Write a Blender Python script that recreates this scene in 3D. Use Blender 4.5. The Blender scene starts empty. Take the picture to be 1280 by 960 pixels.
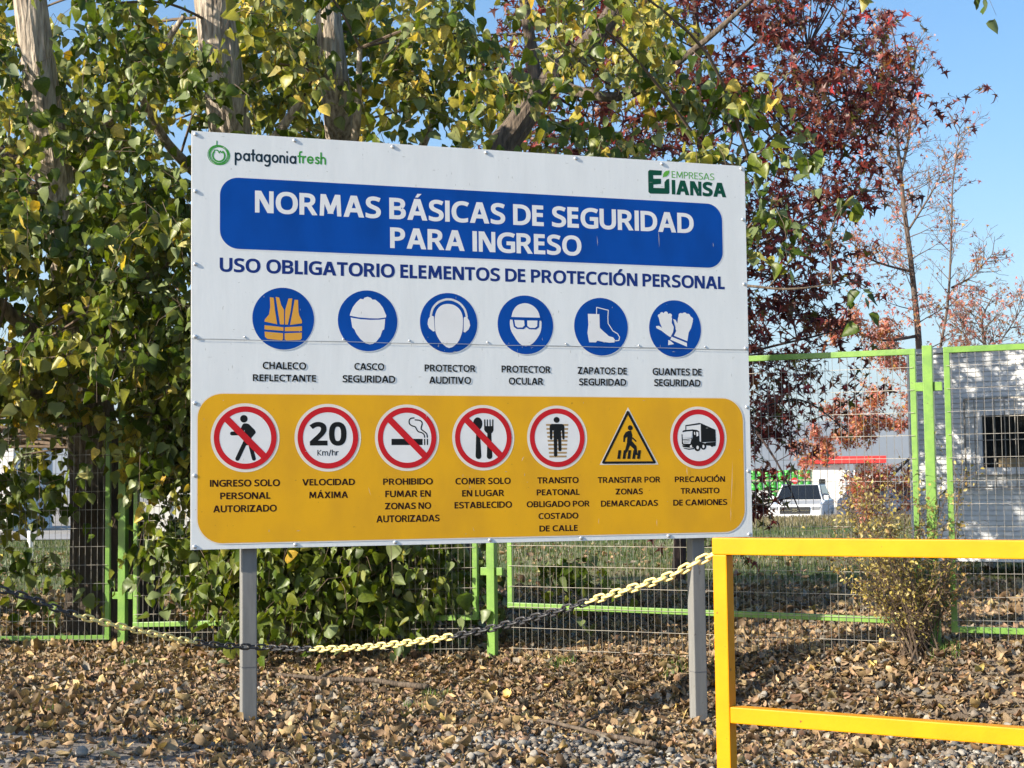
import bpy, bmesh, math, random
import numpy as np
from mathutils import Vector, Matrix, noise
from mathutils.geometry import tessellate_polygon
R = math.radians
scene = bpy.context.scene
COL = scene.collection
rnd = random.Random(7)
rng = np.random.default_rng(11)

# ------------------------------------------------------------------ camera
EYE = Vector((0, 0, 1.39)); PITCH = 0.0671; ROLL = -0.0115; FPX = 1950.0
_r = Vector((1, 0, 0)); FWD = Vector((0, math.cos(PITCH), math.sin(PITCH))); _u = _r.cross(FWD)
RIGHT = _r * math.cos(ROLL) + _u * math.sin(ROLL); UP = _u * math.cos(ROLL) - _r * math.sin(ROLL)
cam_data = bpy.data.cameras.new('camera'); cam = bpy.data.objects.new('camera', cam_data); COL.objects.link(cam)
cam.matrix_world = Matrix((( RIGHT.x, UP.x, -FWD.x, EYE.x), (RIGHT.y, UP.y, -FWD.y, EYE.y), (RIGHT.z, UP.z, -FWD.z, EYE.z), (0, 0, 0, 1)))
cam_data.sensor_width = 36; cam_data.lens = FPX / 1280 * 36; cam_data.clip_end = 30000; cam_data.clip_start = 0.1
scene.camera = cam

# ------------------------------------------------------------------ sky, sun, exposure
SUN_AZ = R(27.5)      # the sun stands to the left and a little in front of the sign's face
SUN_EL = R(25.0)
to_sun = Vector((-math.cos(SUN_AZ) * math.cos(SUN_EL), -math.sin(SUN_AZ) * math.cos(SUN_EL), math.sin(SUN_EL)))
world = bpy.data.worlds.new('World'); scene.world = world; world.use_nodes = True
wn = world.node_tree.nodes; bg = wn['Background']
sky = wn.new('ShaderNodeTexSky'); sky.sky_type = 'NISHITA'; sky.sun_disc = False
sky.sun_elevation = SUN_EL; sky.sun_rotation = math.atan2(to_sun.x, to_sun.y)
sky.air_density = 1.0; sky.dust_density = 1.0; sky.ozone_density = 2.2; sky.altitude = 0
hs = wn.new('ShaderNodeHueSaturation'); hs.inputs['Saturation'].default_value = 1.3
world.node_tree.links.new(sky.outputs[0], hs.inputs['Color']); world.node_tree.links.new(hs.outputs[0], bg.inputs[0]); bg.inputs[1].default_value = 0.10
sl = bpy.data.lights.new('sun', 'SUN'); sl.energy = 5.0; sl.angle = R(0.5); sl.color = (1.0, 0.90, 0.74)
so = bpy.data.objects.new('sun', sl); COL.objects.link(so); so.rotation_euler = to_sun.to_track_quat('Z', 'Y').to_euler(); so.location = (-20, -10, 20)
vs = scene.view_settings; vs.view_transform = 'Standard'; vs.look = 'None'; vs.gamma = 1.0; vs.exposure = 1.2; vs.use_curve_mapping = False

def at(px, py, Y):
    """world point on the ray of a photo pixel (1280 x 960) at the distance Y ahead"""
    v = FWD + RIGHT * ((px - 640) / FPX) - UP * ((py - 480) / FPX)
    return EYE + v * (Y / v.y)

# ------------------------------------------------------------------ materials
def mat(name, col, rough=0.6, metal=0.0, spec=0.5, var=0.0, scale=8.0, bump=0.0, bscale=None, col2=None, stretch=None, coat=0.0):
    m = bpy.data.materials.new(name); m.use_nodes = True
    nt = m.node_tree; b = nt.nodes['Principled BSDF']
    b.inputs['Base Color'].default_value = (*col, 1); b.inputs['Roughness'].default_value = rough
    b.inputs['Metallic'].default_value = metal; b.inputs['Specular IOR Level'].default_value = spec
    if coat: b.inputs['Coat Weight'].default_value = coat
    tc = None
    if var or bump:
        tc = nt.nodes.new('ShaderNodeTexCoord'); mp = nt.nodes.new('ShaderNodeMapping')
        nt.links.new(tc.outputs['Object'], mp.inputs[0])
        if stretch: mp.inputs['Scale'].default_value = stretch
    if var:
        n = nt.nodes.new('ShaderNodeTexNoise'); n.inputs['Scale'].default_value = scale; n.inputs['Detail'].default_value = 6
        nt.links.new(mp.outputs[0], n.inputs['Vector'])
        mx = nt.nodes.new('ShaderNodeMix'); mx.data_type = 'RGBA'
        c2 = col2 if col2 else tuple(c * (1 - var) for c in col)
        mx.inputs['A'].default_value = (*c2, 1); mx.inputs['B'].default_value = (*col, 1)
        rp = nt.nodes.new('ShaderNodeMapRange'); rp.inputs['From Min'].default_value = 0.35; rp.inputs['From Max'].default_value = 0.62
        nt.links.new(n.outputs['Fac'], rp.inputs['Value']); nt.links.new(rp.outputs[0], mx.inputs['Factor'])
        nt.links.new(mx.outputs['Result'], b.inputs['Base Color'])
    if bump:
        n2 = nt.nodes.new('ShaderNodeTexNoise'); n2.inputs['Scale'].default_value = bscale or scale * 4; n2.inputs['Detail'].default_value = 8
        nt.links.new(mp.outputs[0], n2.inputs['Vector'])
        bp = nt.nodes.new('ShaderNodeBump'); bp.inputs['Strength'].default_value = bump; bp.inputs['Distance'].default_value = 0.02
        nt.links.new(n2.outputs['Fac'], bp.inputs['Height']); nt.links.new(bp.outputs[0], b.inputs['Normal'])
    return m

def chips(m, rust=(.16, .06, .02), scale=38, thr=.71, amt=.9):
    """small rust chips and dust on a painted surface"""
    nt = m.node_tree; b = nt.nodes['Principled BSDF']; src = b.inputs['Base Color'].links[0].from_socket; tc = nt.nodes.new('ShaderNodeTexCoord')
    n = nt.nodes.new('ShaderNodeTexNoise'); n.inputs['Scale'].default_value = scale; n.inputs['Detail'].default_value = 5; nt.links.new(tc.outputs['Object'], n.inputs['Vector'])
    mr = nt.nodes.new('ShaderNodeMapRange'); mr.inputs['From Min'].default_value = thr; mr.inputs['From Max'].default_value = thr + .02; mr.inputs['To Max'].default_value = amt; nt.links.new(n.outputs['Fac'], mr.inputs['Value'])
    mx = nt.nodes.new('ShaderNodeMix'); mx.data_type = 'RGBA'; nt.links.new(mr.outputs[0], mx.inputs['Factor']); nt.links.new(src, mx.inputs['A']); mx.inputs['B'].default_value = (*rust, 1); nt.links.new(mx.outputs['Result'], b.inputs['Base Color'])

def leaf_mat(name, col=None, back=None, translucent=0.35, rough=0.4, spec=0.36):
    """leaf: colour from the mesh attribute 'tint' (or fixed), paler underside, light coming through"""
    m = bpy.data.materials.new(name); m.use_nodes = True; nt = m.node_tree; L = nt.links; N = nt.nodes
    b = N['Principled BSDF']; out = N['Material Output']
    if col is None:
        a = N.new('ShaderNodeAttribute'); a.attribute_name = 'tint'; src = a.outputs['Color']
    else:
        a = N.new('ShaderNodeRGB'); a.outputs[0].default_value = (*col, 1); src = a.outputs[0]
    tc = N.new('ShaderNodeTexCoord'); nz = N.new('ShaderNodeTexNoise'); nz.inputs['Scale'].default_value = 40 if col is None else 9
    L.new(tc.outputs['Object'], nz.inputs['Vector'])
    mr = N.new('ShaderNodeMapRange'); mr.inputs['From Min'].default_value = .3; mr.inputs['From Max'].default_value = .7
    mr.inputs['To Min'].default_value = .72; mr.inputs['To Max'].default_value = 1.2; L.new(nz.outputs['Fac'], mr.inputs['Value'])
    vm = N.new('ShaderNodeVectorMath'); vm.operation = 'SCALE'; L.new(src, vm.inputs[0]); L.new(mr.outputs[0], vm.inputs['Scale'])
    fin = vm.outputs[0]
    if back:
        g = N.new('ShaderNodeNewGeometry'); mx = N.new('ShaderNodeMix'); mx.data_type = 'RGBA'
        f = N.new('ShaderNodeMath'); f.operation = 'MULTIPLY'; f.inputs[1].default_value = back[3]
        L.new(g.outputs['Backfacing'], f.inputs[0]); L.new(f.outputs[0], mx.inputs['Factor'])
        L.new(fin, mx.inputs['A']); mx.inputs['B'].default_value = (*back[:3], 1); fin = mx.outputs['Result']
    L.new(fin, b.inputs['Base Color']); b.inputs['Roughness'].default_value = rough; b.inputs['Specular IOR Level'].default_value = spec
    t = N.new('ShaderNodeBsdfTranslucent'); g2 = N.new('ShaderNodeVectorMath'); g2.operation = 'MULTIPLY'; g2.inputs[1].default_value = (1.5, 1.45, .55)
    L.new(fin, g2.inputs[0]); L.new(g2.outputs[0], t.inputs['Color'])
    ms = N.new('ShaderNodeMixShader'); ms.inputs[0].default_value = translucent
    L.new(b.outputs[0], ms.inputs[1]); L.new(t.outputs[0], ms.inputs[2]); L.new(ms.outputs[0], out.inputs['Surface'])
    return m

M = {}
M['white_board'] = mat('painted white sheet', (.80, .82, .82), rough=.42, spec=.3, var=.05, scale=3, stretch=(3, 1, .6), bump=.03, bscale=14)
M['white_print'] = mat('white print', (.80, .80, .80), rough=.4, spec=.12, var=.06, scale=6)
M['warm_print'] = mat('warm white print', (.80, .74, .66), rough=.4, spec=.12, var=.05, scale=6)
M['blue_print'] = mat('blue print', (.002, .070, .37), rough=.33, spec=.12, var=.18, scale=3, stretch=(2, 1, 1))
M['navy_print'] = mat('navy lettering', (.012, .035, .19), rough=.4, spec=.12)
M['yellow_print'] = mat('ochre yellow print', (.80, .415, .016), rough=.36, spec=.12, var=.10, scale=3, stretch=(1.5, 1, .8), col2=(.71, .365, .02))
M['vest_print'] = mat('orange print', (.72, .36, .06), rough=.4, spec=.12)
M['black_print'] = mat('black print', (.012, .013, .014), rough=.4, spec=.12)
M['maroon_print'] = mat('dark brown lettering', (.030, .008, .008), rough=.4, spec=.12)
M['red_print'] = mat('red print', (.60, .018, .026), rough=.36, spec=.12, var=.12, scale=5)
M['tan_print'] = mat('tan print', (.42, .28, .13), rough=.4, spec=.12)
M['green_logo'] = mat('leaf green print', (.06, .32, .055), rough=.4, spec=.12)
M['lime_logo'] = mat('fresh green print', (.13, .42, .06), rough=.4, spec=.12)
M['teal_logo'] = mat('dark green print', (.006, .075, .045), rough=.4, spec=.12)
M['ink_logo'] = mat('blue black print', (.012, .03, .045), rough=.4, spec=.12)
M['scratch'] = mat('scratched bare patch', (.70, .60, .38), rough=.6)
M['grime'] = mat('grey grime', (.42, .43, .42), rough=.8)
M['groove'] = mat('dark joint dirt', (.36, .37, .38), rough=.8)
M['galv'] = mat('grey painted steel', (.205, .205, .20), rough=.5, spec=.3, var=.14, scale=7, stretch=(6, 6, .8), bump=.04)
M['frame_steel'] = mat('dark sign frame', (.12, .12, .13), rough=.5)
M['bolt'] = mat('zinc bolt head', (.62, .64, .66), rough=.3, metal=.6)
M['rail_yellow'] = mat('yellow gloss paint', (.66, .272, .001), rough=.5, spec=.18, var=.05, scale=9, bump=.03, bscale=60, col2=(.60, .24, .001))
M['fence_green'] = mat('light green paint', (.165, .315, .05), rough=.4, var=.22, scale=14, bump=.05, col2=(.12, .25, .045))
M['wire'] = mat('galvanised wire', (.34, .32, .285), rough=.5, metal=.4, var=.3, scale=20)
M['chain_yellow'] = mat('yellow plastic', (.85, .70, .28), rough=.42, var=.15, scale=30)
M['chain_dark'] = mat('black plastic', (.035, .035, .038), rough=.4)
M['siding'] = mat('white ribbed cladding', (.78, .79, .80), rough=.5, var=.12, scale=3, stretch=(1, 1, 3))
M['white_trim'] = mat('white trim', (.72, .72, .72), rough=.5)
M['glass'] = mat('dark glass', (.012, .014, .016), rough=.06, spec=.6)
M['board_tan'] = mat('tan board', (.30, .22, .12), rough=.7)
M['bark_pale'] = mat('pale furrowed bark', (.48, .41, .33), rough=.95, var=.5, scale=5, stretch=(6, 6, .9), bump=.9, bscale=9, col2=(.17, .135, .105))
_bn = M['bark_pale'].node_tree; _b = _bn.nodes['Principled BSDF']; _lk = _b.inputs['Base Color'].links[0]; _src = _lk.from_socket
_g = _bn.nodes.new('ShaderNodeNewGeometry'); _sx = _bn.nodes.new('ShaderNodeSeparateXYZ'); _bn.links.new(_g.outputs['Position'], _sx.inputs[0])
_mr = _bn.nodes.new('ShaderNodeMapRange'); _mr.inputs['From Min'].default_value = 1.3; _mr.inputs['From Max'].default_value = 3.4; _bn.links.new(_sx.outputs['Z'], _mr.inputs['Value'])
_mx = _bn.nodes.new('ShaderNodeMix'); _mx.data_type = 'RGBA'; _mx.inputs['A'].default_value = (.065, .05, .038, 1)   # canopy shade painted into the bark colour towards the foot
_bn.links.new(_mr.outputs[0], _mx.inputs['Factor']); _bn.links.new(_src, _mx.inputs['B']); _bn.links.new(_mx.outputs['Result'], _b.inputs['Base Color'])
M['bark_dark'] = mat('dark furrowed bark', (.15, .115, .085), rough=.95, var=.5, scale=5, stretch=(6, 6, .9), bump=.9, bscale=9, col2=(.06, .045, .035))
M['twig'] = mat('brown twig', (.12, .085, .06), rough=.9)
M['twig_dark'] = mat('dark twig', (.055, .035, .032), rough=.9)
M['twig_grey'] = mat('grey twig', (.12, .09, .075), rough=.9)
M['poplar_leaf'] = leaf_mat('poplar leaves', back=(.25, .30, .16, .55), translucent=.32)
M['red_leaf'] = leaf_mat('red star leaves', back=(.26, .10, .08, .35), translucent=.38)
M['small_leaf'] = leaf_mat('small shrub leaves', translucent=.3)
M['litter'] = leaf_mat('fallen leaves', translucent=.1, rough=.65, spec=.25)
M['gravel'] = mat('grey gravel', (.33, .33, .33), rough=.85, var=.45, scale=14, bump=.3, col2=(.17, .165, .16))
M['drum_green'] = mat('green plastic drum', (.05, .36, .04), rough=.4, var=.15, scale=2)
M['pallet'] = mat('pale pallet wood', (.5, .45, .25), rough=.8)
M['roof_red'] = mat('red fascia', (.58, .03, .026), rough=.6)
M['wall_white'] = mat('white render', (.62, .61, .60), rough=.8, var=.08, scale=1.5)
M['grey_metal'] = mat('grey metal', (.25, .26, .28), rough=.5)
M['car_white'] = mat('white car paint', (.70, .71, .72), rough=.25, coat=.6)
M['car_blue'] = mat('dark blue car paint', (.03, .045, .08), rough=.25, coat=.6)
M['plastic_black'] = mat('black plastic trim', (.018, .018, .02), rough=.5)
M['chrome'] = mat('chrome', (.6, .6, .62), rough=.15, metal=1)
M['rubber'] = mat('rubber', (.02, .02, .02), rough=.8)
M['lamp_glass'] = mat('headlight glass', (.2, .21, .23), rough=.1)
M['green_roof'] = mat('green roof sheet', (.18, .55, .16), rough=.5)

chips(M['rail_yellow'], scale=30, thr=.70); chips(M['fence_green'], (.10, .12, .05), 45, .68); chips(M['galv'], (.09, .08, .07), 30, .68, .6)
chips(M['white_board'], (.40, .41, .40), 55, .70, .5); chips(M['yellow_print'], (.33, .17, .03), 40, .70, .5)
# ------------------------------------------------------------------ scene helpers
def link(name, data, parent=None):
    o = bpy.data.objects.new(name, data); COL.objects.link(o)
    if parent is not None: o.parent = parent
    return o
def thing(name, label, cat, loc=(0, 0, 0), rotz=0.0, group=None):
    o = link(name, None); o.location = loc; o.rotation_euler = (0, 0, rotz); o.empty_display_size = .1
    return tag(o, label, cat, group)
def tag(o, label, cat, group=None, kind=None):
    if label: o['label'] = label
    if cat: o['category'] = cat
    if group: o['group'] = group
    if kind: o['kind'] = kind
    return o

class Buf:
    """collects boxes, bars and tubes; build() links them as one mesh object"""
    def __init__(s): s.v = []; s.f = []
    def add(s, vs, fs):
        n = len(s.v); s.v.extend([tuple(v) for v in vs]); s.f.extend([tuple(i + n for i in f) for f in fs]); return s
    def box(s, x0, x1, y0, y1, z0, z1):
        v = [(x, y, z) for x in (x0, x1) for y in (y0, y1) for z in (z0, z1)]
        return s.add(v, [(0, 1, 3, 2), (4, 6, 7, 5), (0, 4, 5, 1), (2, 3, 7, 6), (0, 2, 6, 4), (1, 5, 7, 3)])
    def bar(s, a, b, w, h, up=Vector((0, 0, 1))):
        a = Vector(a); b = Vector(b); d = (b - a).normalized(); sd = d.cross(up)
        if sd.length < 1e-4: sd = d.cross(Vector((0, 1, 0)))
        sd.normalize(); uu = sd.cross(d)
        v = [p + sd * i * w / 2 + uu * j * h / 2 for p in (a, b) for i, j in ((-1, -1), (1, -1), (1, 1), (-1, 1))]
        return s.add(v, [(0, 1, 2, 3), (7, 6, 5, 4), (0, 4, 5, 1), (1, 5, 6, 2), (2, 6, 7, 3), (3, 7, 4, 0)])
    def tube(s, pts, rad, n=6, closed=False, cap=True):
        pts = [Vector(p) for p in pts]; m = len(pts); vs = []; fs = []
        if not hasattr(rad, '__len__'): rad = [rad] * m
        ref = None
        for i, p in enumerate(pts):
            if closed: d = pts[(i + 1) % m] - pts[i - 1]
            else: d = pts[min(i + 1, m - 1)] - pts[max(i - 1, 0)]
            d.normalize()
            if ref is None:
                ref = d.orthogonal().normalized()
            e1 = ref - d * ref.dot(d)
            if e1.length < 1e-5: e1 = d.orthogonal()
            e1.normalize(); ref = e1; e2 = d.cross(e1)
            for k in range(n):
                a = 2 * math.pi * k / n
                vs.append(p + (e1 * math.cos(a) + e2 * math.sin(a)) * rad[i])
        for i in range(m if closed else m - 1):
            j = (i + 1) % m
            for k in range(n):
                fs.append((i * n + k, i * n + (k + 1) % n, j * n + (k + 1) % n, j * n + k))
        if cap and not closed:
            fs.append(tuple(range(n))[::-1]); fs.append(tuple((m - 1) * n + k for k in range(n)))
        return s.add(vs, fs)
    def cyl(s, c, r, z0, z1, n=16, r2=None):
        r2 = r if r2 is None else r2
        return s.tube([(c[0], c[1], z0), (c[0], c[1], z1)], [r, r2], n)
    def mesh(s, name, m, smooth=False, bevel=0.0):
        me = bpy.data.meshes.new(name); me.from_pydata(s.v, [], s.f); me.materials.append(m)
        if bevel:
            bm = bmesh.new(); bm.from_mesh(me); bmesh.ops.remove_doubles(bm, verts=bm.verts, dist=1e-5)
            bmesh.ops.bevel(bm, geom=bm.edges[:], offset=bevel, segments=2, profile=.6, affect='EDGES')
            bm.to_mesh(me); bm.free()
        if smooth:
            me.polygons.foreach_set('use_smooth', [True] * len(me.polygons))
        me.update(); return me
    def build(s, name, m, parent=None, smooth=False, bevel=0.0):
        return link(name, s.mesh(name, m, smooth, bevel), parent)

def np_mesh(name, V, F, m, tint=None, smooth=False):
    """V (n,3); F list of (tri array (k,3)) or (quad array)"""
    me = bpy.data.meshes.new(name)
    me.vertices.add(len(V)); me.vertices.foreach_set('co', np.ascontiguousarray(V, dtype=np.float32).ravel())
    idx = np.concatenate([f.ravel() for f in F]).astype(np.int32)
    cnt = np.concatenate([np.full(len(f), f.shape[1]) for f in F]).astype(np.int32)
    st = np.concatenate([[0], np.cumsum(cnt)[:-1]]).astype(np.int32)
    me.loops.add(len(idx)); me.loops.foreach_set('vertex_index', idx)
    me.polygons.add(len(cnt)); me.polygons.foreach_set('loop_start', st); me.polygons.foreach_set('loop_total', cnt)
    if smooth: me.polygons.foreach_set('use_smooth', np.ones(len(cnt), dtype=bool))
    me.update(calc_edges=True); me.materials.append(m)
    if tint is not None:
        at_ = me.attributes.new('tint', 'FLOAT_COLOR', 'POINT')
        c = np.ones((len(V), 4), dtype=np.float32); c[:, :3] = tint; at_.data.foreach_set('color', c.ravel())
    return me

def scatter(tv, tf, P, A, B, C, S):
    """copies template verts tv with axes A,B,C (n,3), origins P, sizes S -> V, F"""
    n = len(P); k = len(tv)
    V = (tv[None, :, 0:1] * A[:, None, :] + tv[None, :, 1:2] * B[:, None, :] + tv[None, :, 2:3] * C[:, None, :]) * S[:, None, None] + P[:, None, :]
    F = tf[None, :, :] + (np.arange(n) * k)[:, None, None]
    return V.reshape(-1, 3), F.reshape(-1, tf.shape[1])

def unit(a): return a / np.maximum(np.linalg.norm(a, axis=1, keepdims=True), 1e-9)
# ------------------------------------------------------------------ ground
FENCE = [(7.0, 8.35), (2.735, 10.25), (-.165, 11.66), (-3.165, 12.80), (-9.2, 13.3)]
_fx = np.array([p[0] for p in FENCE][::-1]); _fy = np.array([p[1] for p in FENCE][::-1])
def sstep(t): t = np.clip(t, 0, 1); return t * t * (3 - 2 * t)
def ground_z(x, y):
    x = np.asarray(x, float); y = np.asarray(y, float)
    base = -.075 - .066 * np.clip(x, -3.2, 1.6)
    d = (np.interp(x, _fx, _fy) - y) * .9
    bank = np.clip(.21 + .105 * x, 0, .52)
    z = base + bank * sstep((.95 - d) / .95)
    w = sstep((y - 13.5) / 5); z = z * (1 - w) + .18 * w
    berm = .25 * sstep((x - 2) / 4) * sstep((y - 30) / 13)
    z = z + berm
    w2 = sstep((y - 47) / 6); z = z * (1 - w2) + (-.24) * w2
    n = .5 * np.sin(x * 1.7 + y * .6) * np.sin(y * 1.3 - x * .5) + .5 * np.sin(x * 4.1 + 1) * np.sin(y * 3.7)
    return z + .018 * n * (1 - sstep((y - 20) / 20))
def gz(x, y): return float(ground_z(x, y))

xs = np.concatenate([-np.geomspace(4000, 9, 26), np.arange(-8, 9.01, .16), np.geomspace(10, 4000, 26)])
ys = np.concatenate([[-2000, -500, -100, -20, 0, 3, 5], np.arange(6, 16, .14), np.arange(16.3, 56, .6), np.geomspace(58, 9000, 30)])
GX, GY = np.meshgrid(xs, ys); GZ = ground_z(GX, GY)
V = np.stack([GX.ravel(), GY.ravel(), GZ.ravel()], 1); nx = len(xs); ny = len(ys)
ii, jj = np.meshgrid(np.arange(nx - 1), np.arange(ny - 1)); q = (jj * nx + ii).ravel()
gm = bpy.data.materials.new('ground soil and lawn'); gm.use_nodes = True; nt = gm.node_tree; N = nt.nodes; L = nt.links; b = N['Principled BSDF']
geo = N.new('ShaderNodeNewGeometry'); sep = N.new('ShaderNodeSeparateXYZ'); L.new(geo.outputs['Position'], sep.inputs[0])
def noise_node(sc, det=6):
    n = N.new('ShaderNodeTexNoise'); n.inputs['Scale'].default_value = sc; n.inputs['Detail'].default_value = det; L.new(geo.outputs['Position'], n.inputs['Vector']); return n
def mixc(f, a, bb):
    m = N.new('ShaderNodeMix'); m.data_type = 'RGBA'
    if hasattr(f, 'links'): L.new(f, m.inputs['Factor'])
    else: m.inputs['Factor'].default_value = f
    for s_, k in ((a, 'A'), (bb, 'B')):
        if isinstance(s_, tuple): m.inputs[k].default_value = (*s_, 1)
        else: L.new(s_, m.inputs[k])
    return m.outputs['Result']
def ramp(src, a, bb, jit=None, amt=0.0):
    if jit is not None:
        ad = N.new('ShaderNodeMath'); ad.operation = 'MULTIPLY_ADD'; L.new(jit, ad.inputs[0]); ad.inputs[1].default_value = amt; L.new(src, ad.inputs[2]); src = ad.outputs[0]
    m = N.new('ShaderNodeMapRange'); L.new(src, m.inputs['Value']); m.inputs['From Min'].default_value = a; m.inputs['From Max'].default_value = bb; return m.outputs[0]
n1 = noise_node(3.0); n2 = noise_node(.35, 4); n3 = noise_node(40, 4)
soil = mixc(ramp(n1.outputs['Fac'], .35, .65), (.085, .062, .043), (.17, .135, .10))
lawn = mixc(ramp(n2.outputs['Fac'], .4, .62), (.075, .115, .03), (.20, .175, .085))
far = mixc(ramp(n2.outputs['Fac'], .35, .65), (.24, .225, .20), (.32, .30, .27))
c = mixc(ramp(sep.outputs['Y'], 17, 23, n2.outputs['Fac'], 6.0), soil, lawn)
dry = mixc(ramp(n1.outputs['Fac'], .4, .6), (.22, .18, .10), (.14, .135, .05))
c = mixc(ramp(sep.outputs['Y'], 38, 46), c, dry)
c = mixc(ramp(sep.outputs['Y'], 51, 54), c, far)
L.new(c, b.inputs['Base Color']); b.inputs['Roughness'].default_value = .95
bp = N.new('ShaderNodeBump'); bp.inputs['Strength'].default_value = .6; bp.inputs['Distance'].default_value = .03; L.new(n3.outputs['Fac'], bp.inputs['Height']); L.new(bp.outputs[0], b.inputs['Normal'])
ground = link('ground', np_mesh('ground', V, [np.stack([q, q + 1, q + 1 + nx, q + nx], 1)], gm, smooth=True)); ground['kind'] = 'structure'

# a grey service road far on the left, beyond the fence
rb = Buf(); rv = []
for k in range(26):
    x = -40 + k * 1.6
    for yy in (41, 46.5): rv.append((x, yy, gz(x, yy) + .02 + .006))
rb.add(rv, [(2 * k, 2 * k + 2, 2 * k + 3, 2 * k + 1) for k in range(25)])
rd = rb.build('road', mat('worn concrete road', (.30, .29, .28), rough=.9, var=.15, scale=.8)); rd['kind'] = 'structure'

# distant hills
hv = []; hf = []; K = 160
for k in range(K + 1):
    a = R(-75) + R(150) * k / K
    h = 380 + 90 * noise.noise(Vector((a * 2.2, 3.1, 0))) + 70 * noise.noise(Vector((a * 7, 1.1, 0))) + 22 * noise.noise(Vector((a * 26, .1, 0)))
    for rr, hh in ((7600, -5), (8300, h * .55), (9000, h)):
        hv.append((math.sin(a) * rr, math.cos(a) * rr, hh))
for k in range(K):
    for j in range(2):
        hf.append((3 * k + j, 3 * k + 3 + j, 3 * k + 4 + j, 3 * k + 1 + j))
hb = Buf().add(hv, hf).build('hills', mat('bare hillside', (.20, .19, .15), rough=.95, var=.3, scale=.002), smooth=True); hb['kind'] = 'structure'

# ------------------------------------------------------------------ fallen leaves and stones on the ground
def grid_leaf(nu, nv, width_fn, curl, fold, wav, seed):
    r_ = np.random.default_rng(seed); vs = []; fs = []
    for j in range(nv):
        t = j / (nv - 1); w = width_fn(t)
        for i in range(nu):
            s_ = (i / (nu - 1) - .5) * 2
            z = fold * abs(s_) * w + curl * (t - .5) ** 2 + wav * r_.normal()
            vs.append((s_ * w, t - .5, z))
    for j in range(nv - 1):
        for i in range(nu - 1):
            a = j * nu + i; fs.append((a, a + 1, a + nu + 1, a + nu))
    return np.array(vs), np.array(fs)
wf = lambda t: .08 + .48 * math.sin(math.pi * min(1, (t + .04)) ** .75) ** .9 * (1 - .25 * t)
LITF = [grid_leaf(3, 4, wf, c_, f_, .05, s_) for c_, f_, s_ in ((.9, .5, 1), (-.7, .7, 2), (1.5, .9, 3), (.2, .35, 4), (-1.2, 1.1, 5), (.7, -.6, 6))]
LIT = [grid_leaf(4, 5, wf, c_, f_, .055, s_) for c_, f_, s_ in ((1.3, .7, 1), (-1.0, .9, 2), (2.0, 1.3, 3), (.3, .5, 4), (-1.7, 1.4, 5), (1.0, -.9, 6))]
LCOL = np.array([(.28, .185, .10), (.21, .135, .072), (.36, .26, .15), (.13, .083, .05), (.235, .17, .105), (.46, .33, .16), (.24, .16, .10), (.36, .25, .16), (.15, .095, .06), (.52, .38, .13)])
LW = np.array([.17, .12, .19, .09, .12, .05, .08, .14, .03, .01])
def litter_axes(n, tilt):
    up = unit(np.stack([rng.normal(0, tilt, n), rng.normal(0, tilt, n), np.ones(n)], 1))
    d = rng.normal(size=(n, 3)); d[:, 2] *= .4; B = unit(d - up * np.sum(d * up, 1, keepdims=True)); A = np.cross(B, up); return A, B, up
def in_view(x, y, m=.5): return (np.abs(x) < y * .34 + m)
def litter_points(n, x0, x1, y0, y1):
    x = rng.uniform(x0, x1, n); y = rng.uniform(y0, y1, n); k = in_view(x, y, 1.3); return x[k], y[k]
# gravel mask: a stony strip along the verge, a dusty worn patch at the left
def gravel_mask(x, y):
    w = np.sin(x * 2.3 + 1.2) * .18 + np.sin(x * 5.1) * .1
    m = sstep((9.35 + w - y) / .55) * sstep((x + 1.5) / 1.2) * (.55 + .45 * sstep(.6 + np.sin(x * 3.1 + y * 2.2) + .6 * np.sin(x * 7.7 - y * 4)))
    return m
gx, gy = litter_points(112000, -4.6, 5.4, 7.0, 13.2)
keep = rng.random(len(gx)) > (.76 * gravel_mask(gx, gy) + .80 * sstep((8.75 - gy) / .4) * sstep((-1.2 - gx) / .6))
nearL = np.stack([gx[keep], gy[keep]], 1)
gx2, gy2 = litter_points(22000, -9, 9.5, 12.0, 19.0); farL = np.stack([gx2, gy2], 1)
gx3, gy3 = litter_points(3000, -12, 13, 19.0, 33.0); farL = np.concatenate([farL, np.stack([gx3, gy3], 1)])
allL = np.concatenate([nearL, farL]); nn = len(nearL)
SZ = np.concatenate([rng.gamma(5, .0080, nn).clip(.016, .10), rng.gamma(7, .0095, len(farL)).clip(.03, .13)])
Z = ground_z(allL[:, 0], allL[:, 1]) + rng.random(len(allL)) ** 1.8 * .030 + .006
PL = np.column_stack([allL, Z]); AA, BB, CC = litter_axes(len(allL), .5)
AA = AA * rng.uniform(.32, 1.05, (len(allL), 1)); CI = rng.choice(len(LCOL), len(allL), p=LW / LW.sum()); TI = LCOL[CI] * rng.uniform(.7, 1.3, (len(allL), 1)) * rng.uniform(.93, 1.07, (len(allL), 3))
grey = rng.random(len(allL)) < .16; TI[grey] = np.array([.25, .215, .17]) * rng.uniform(.6, 1.3, (grey.sum(), 1))
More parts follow.
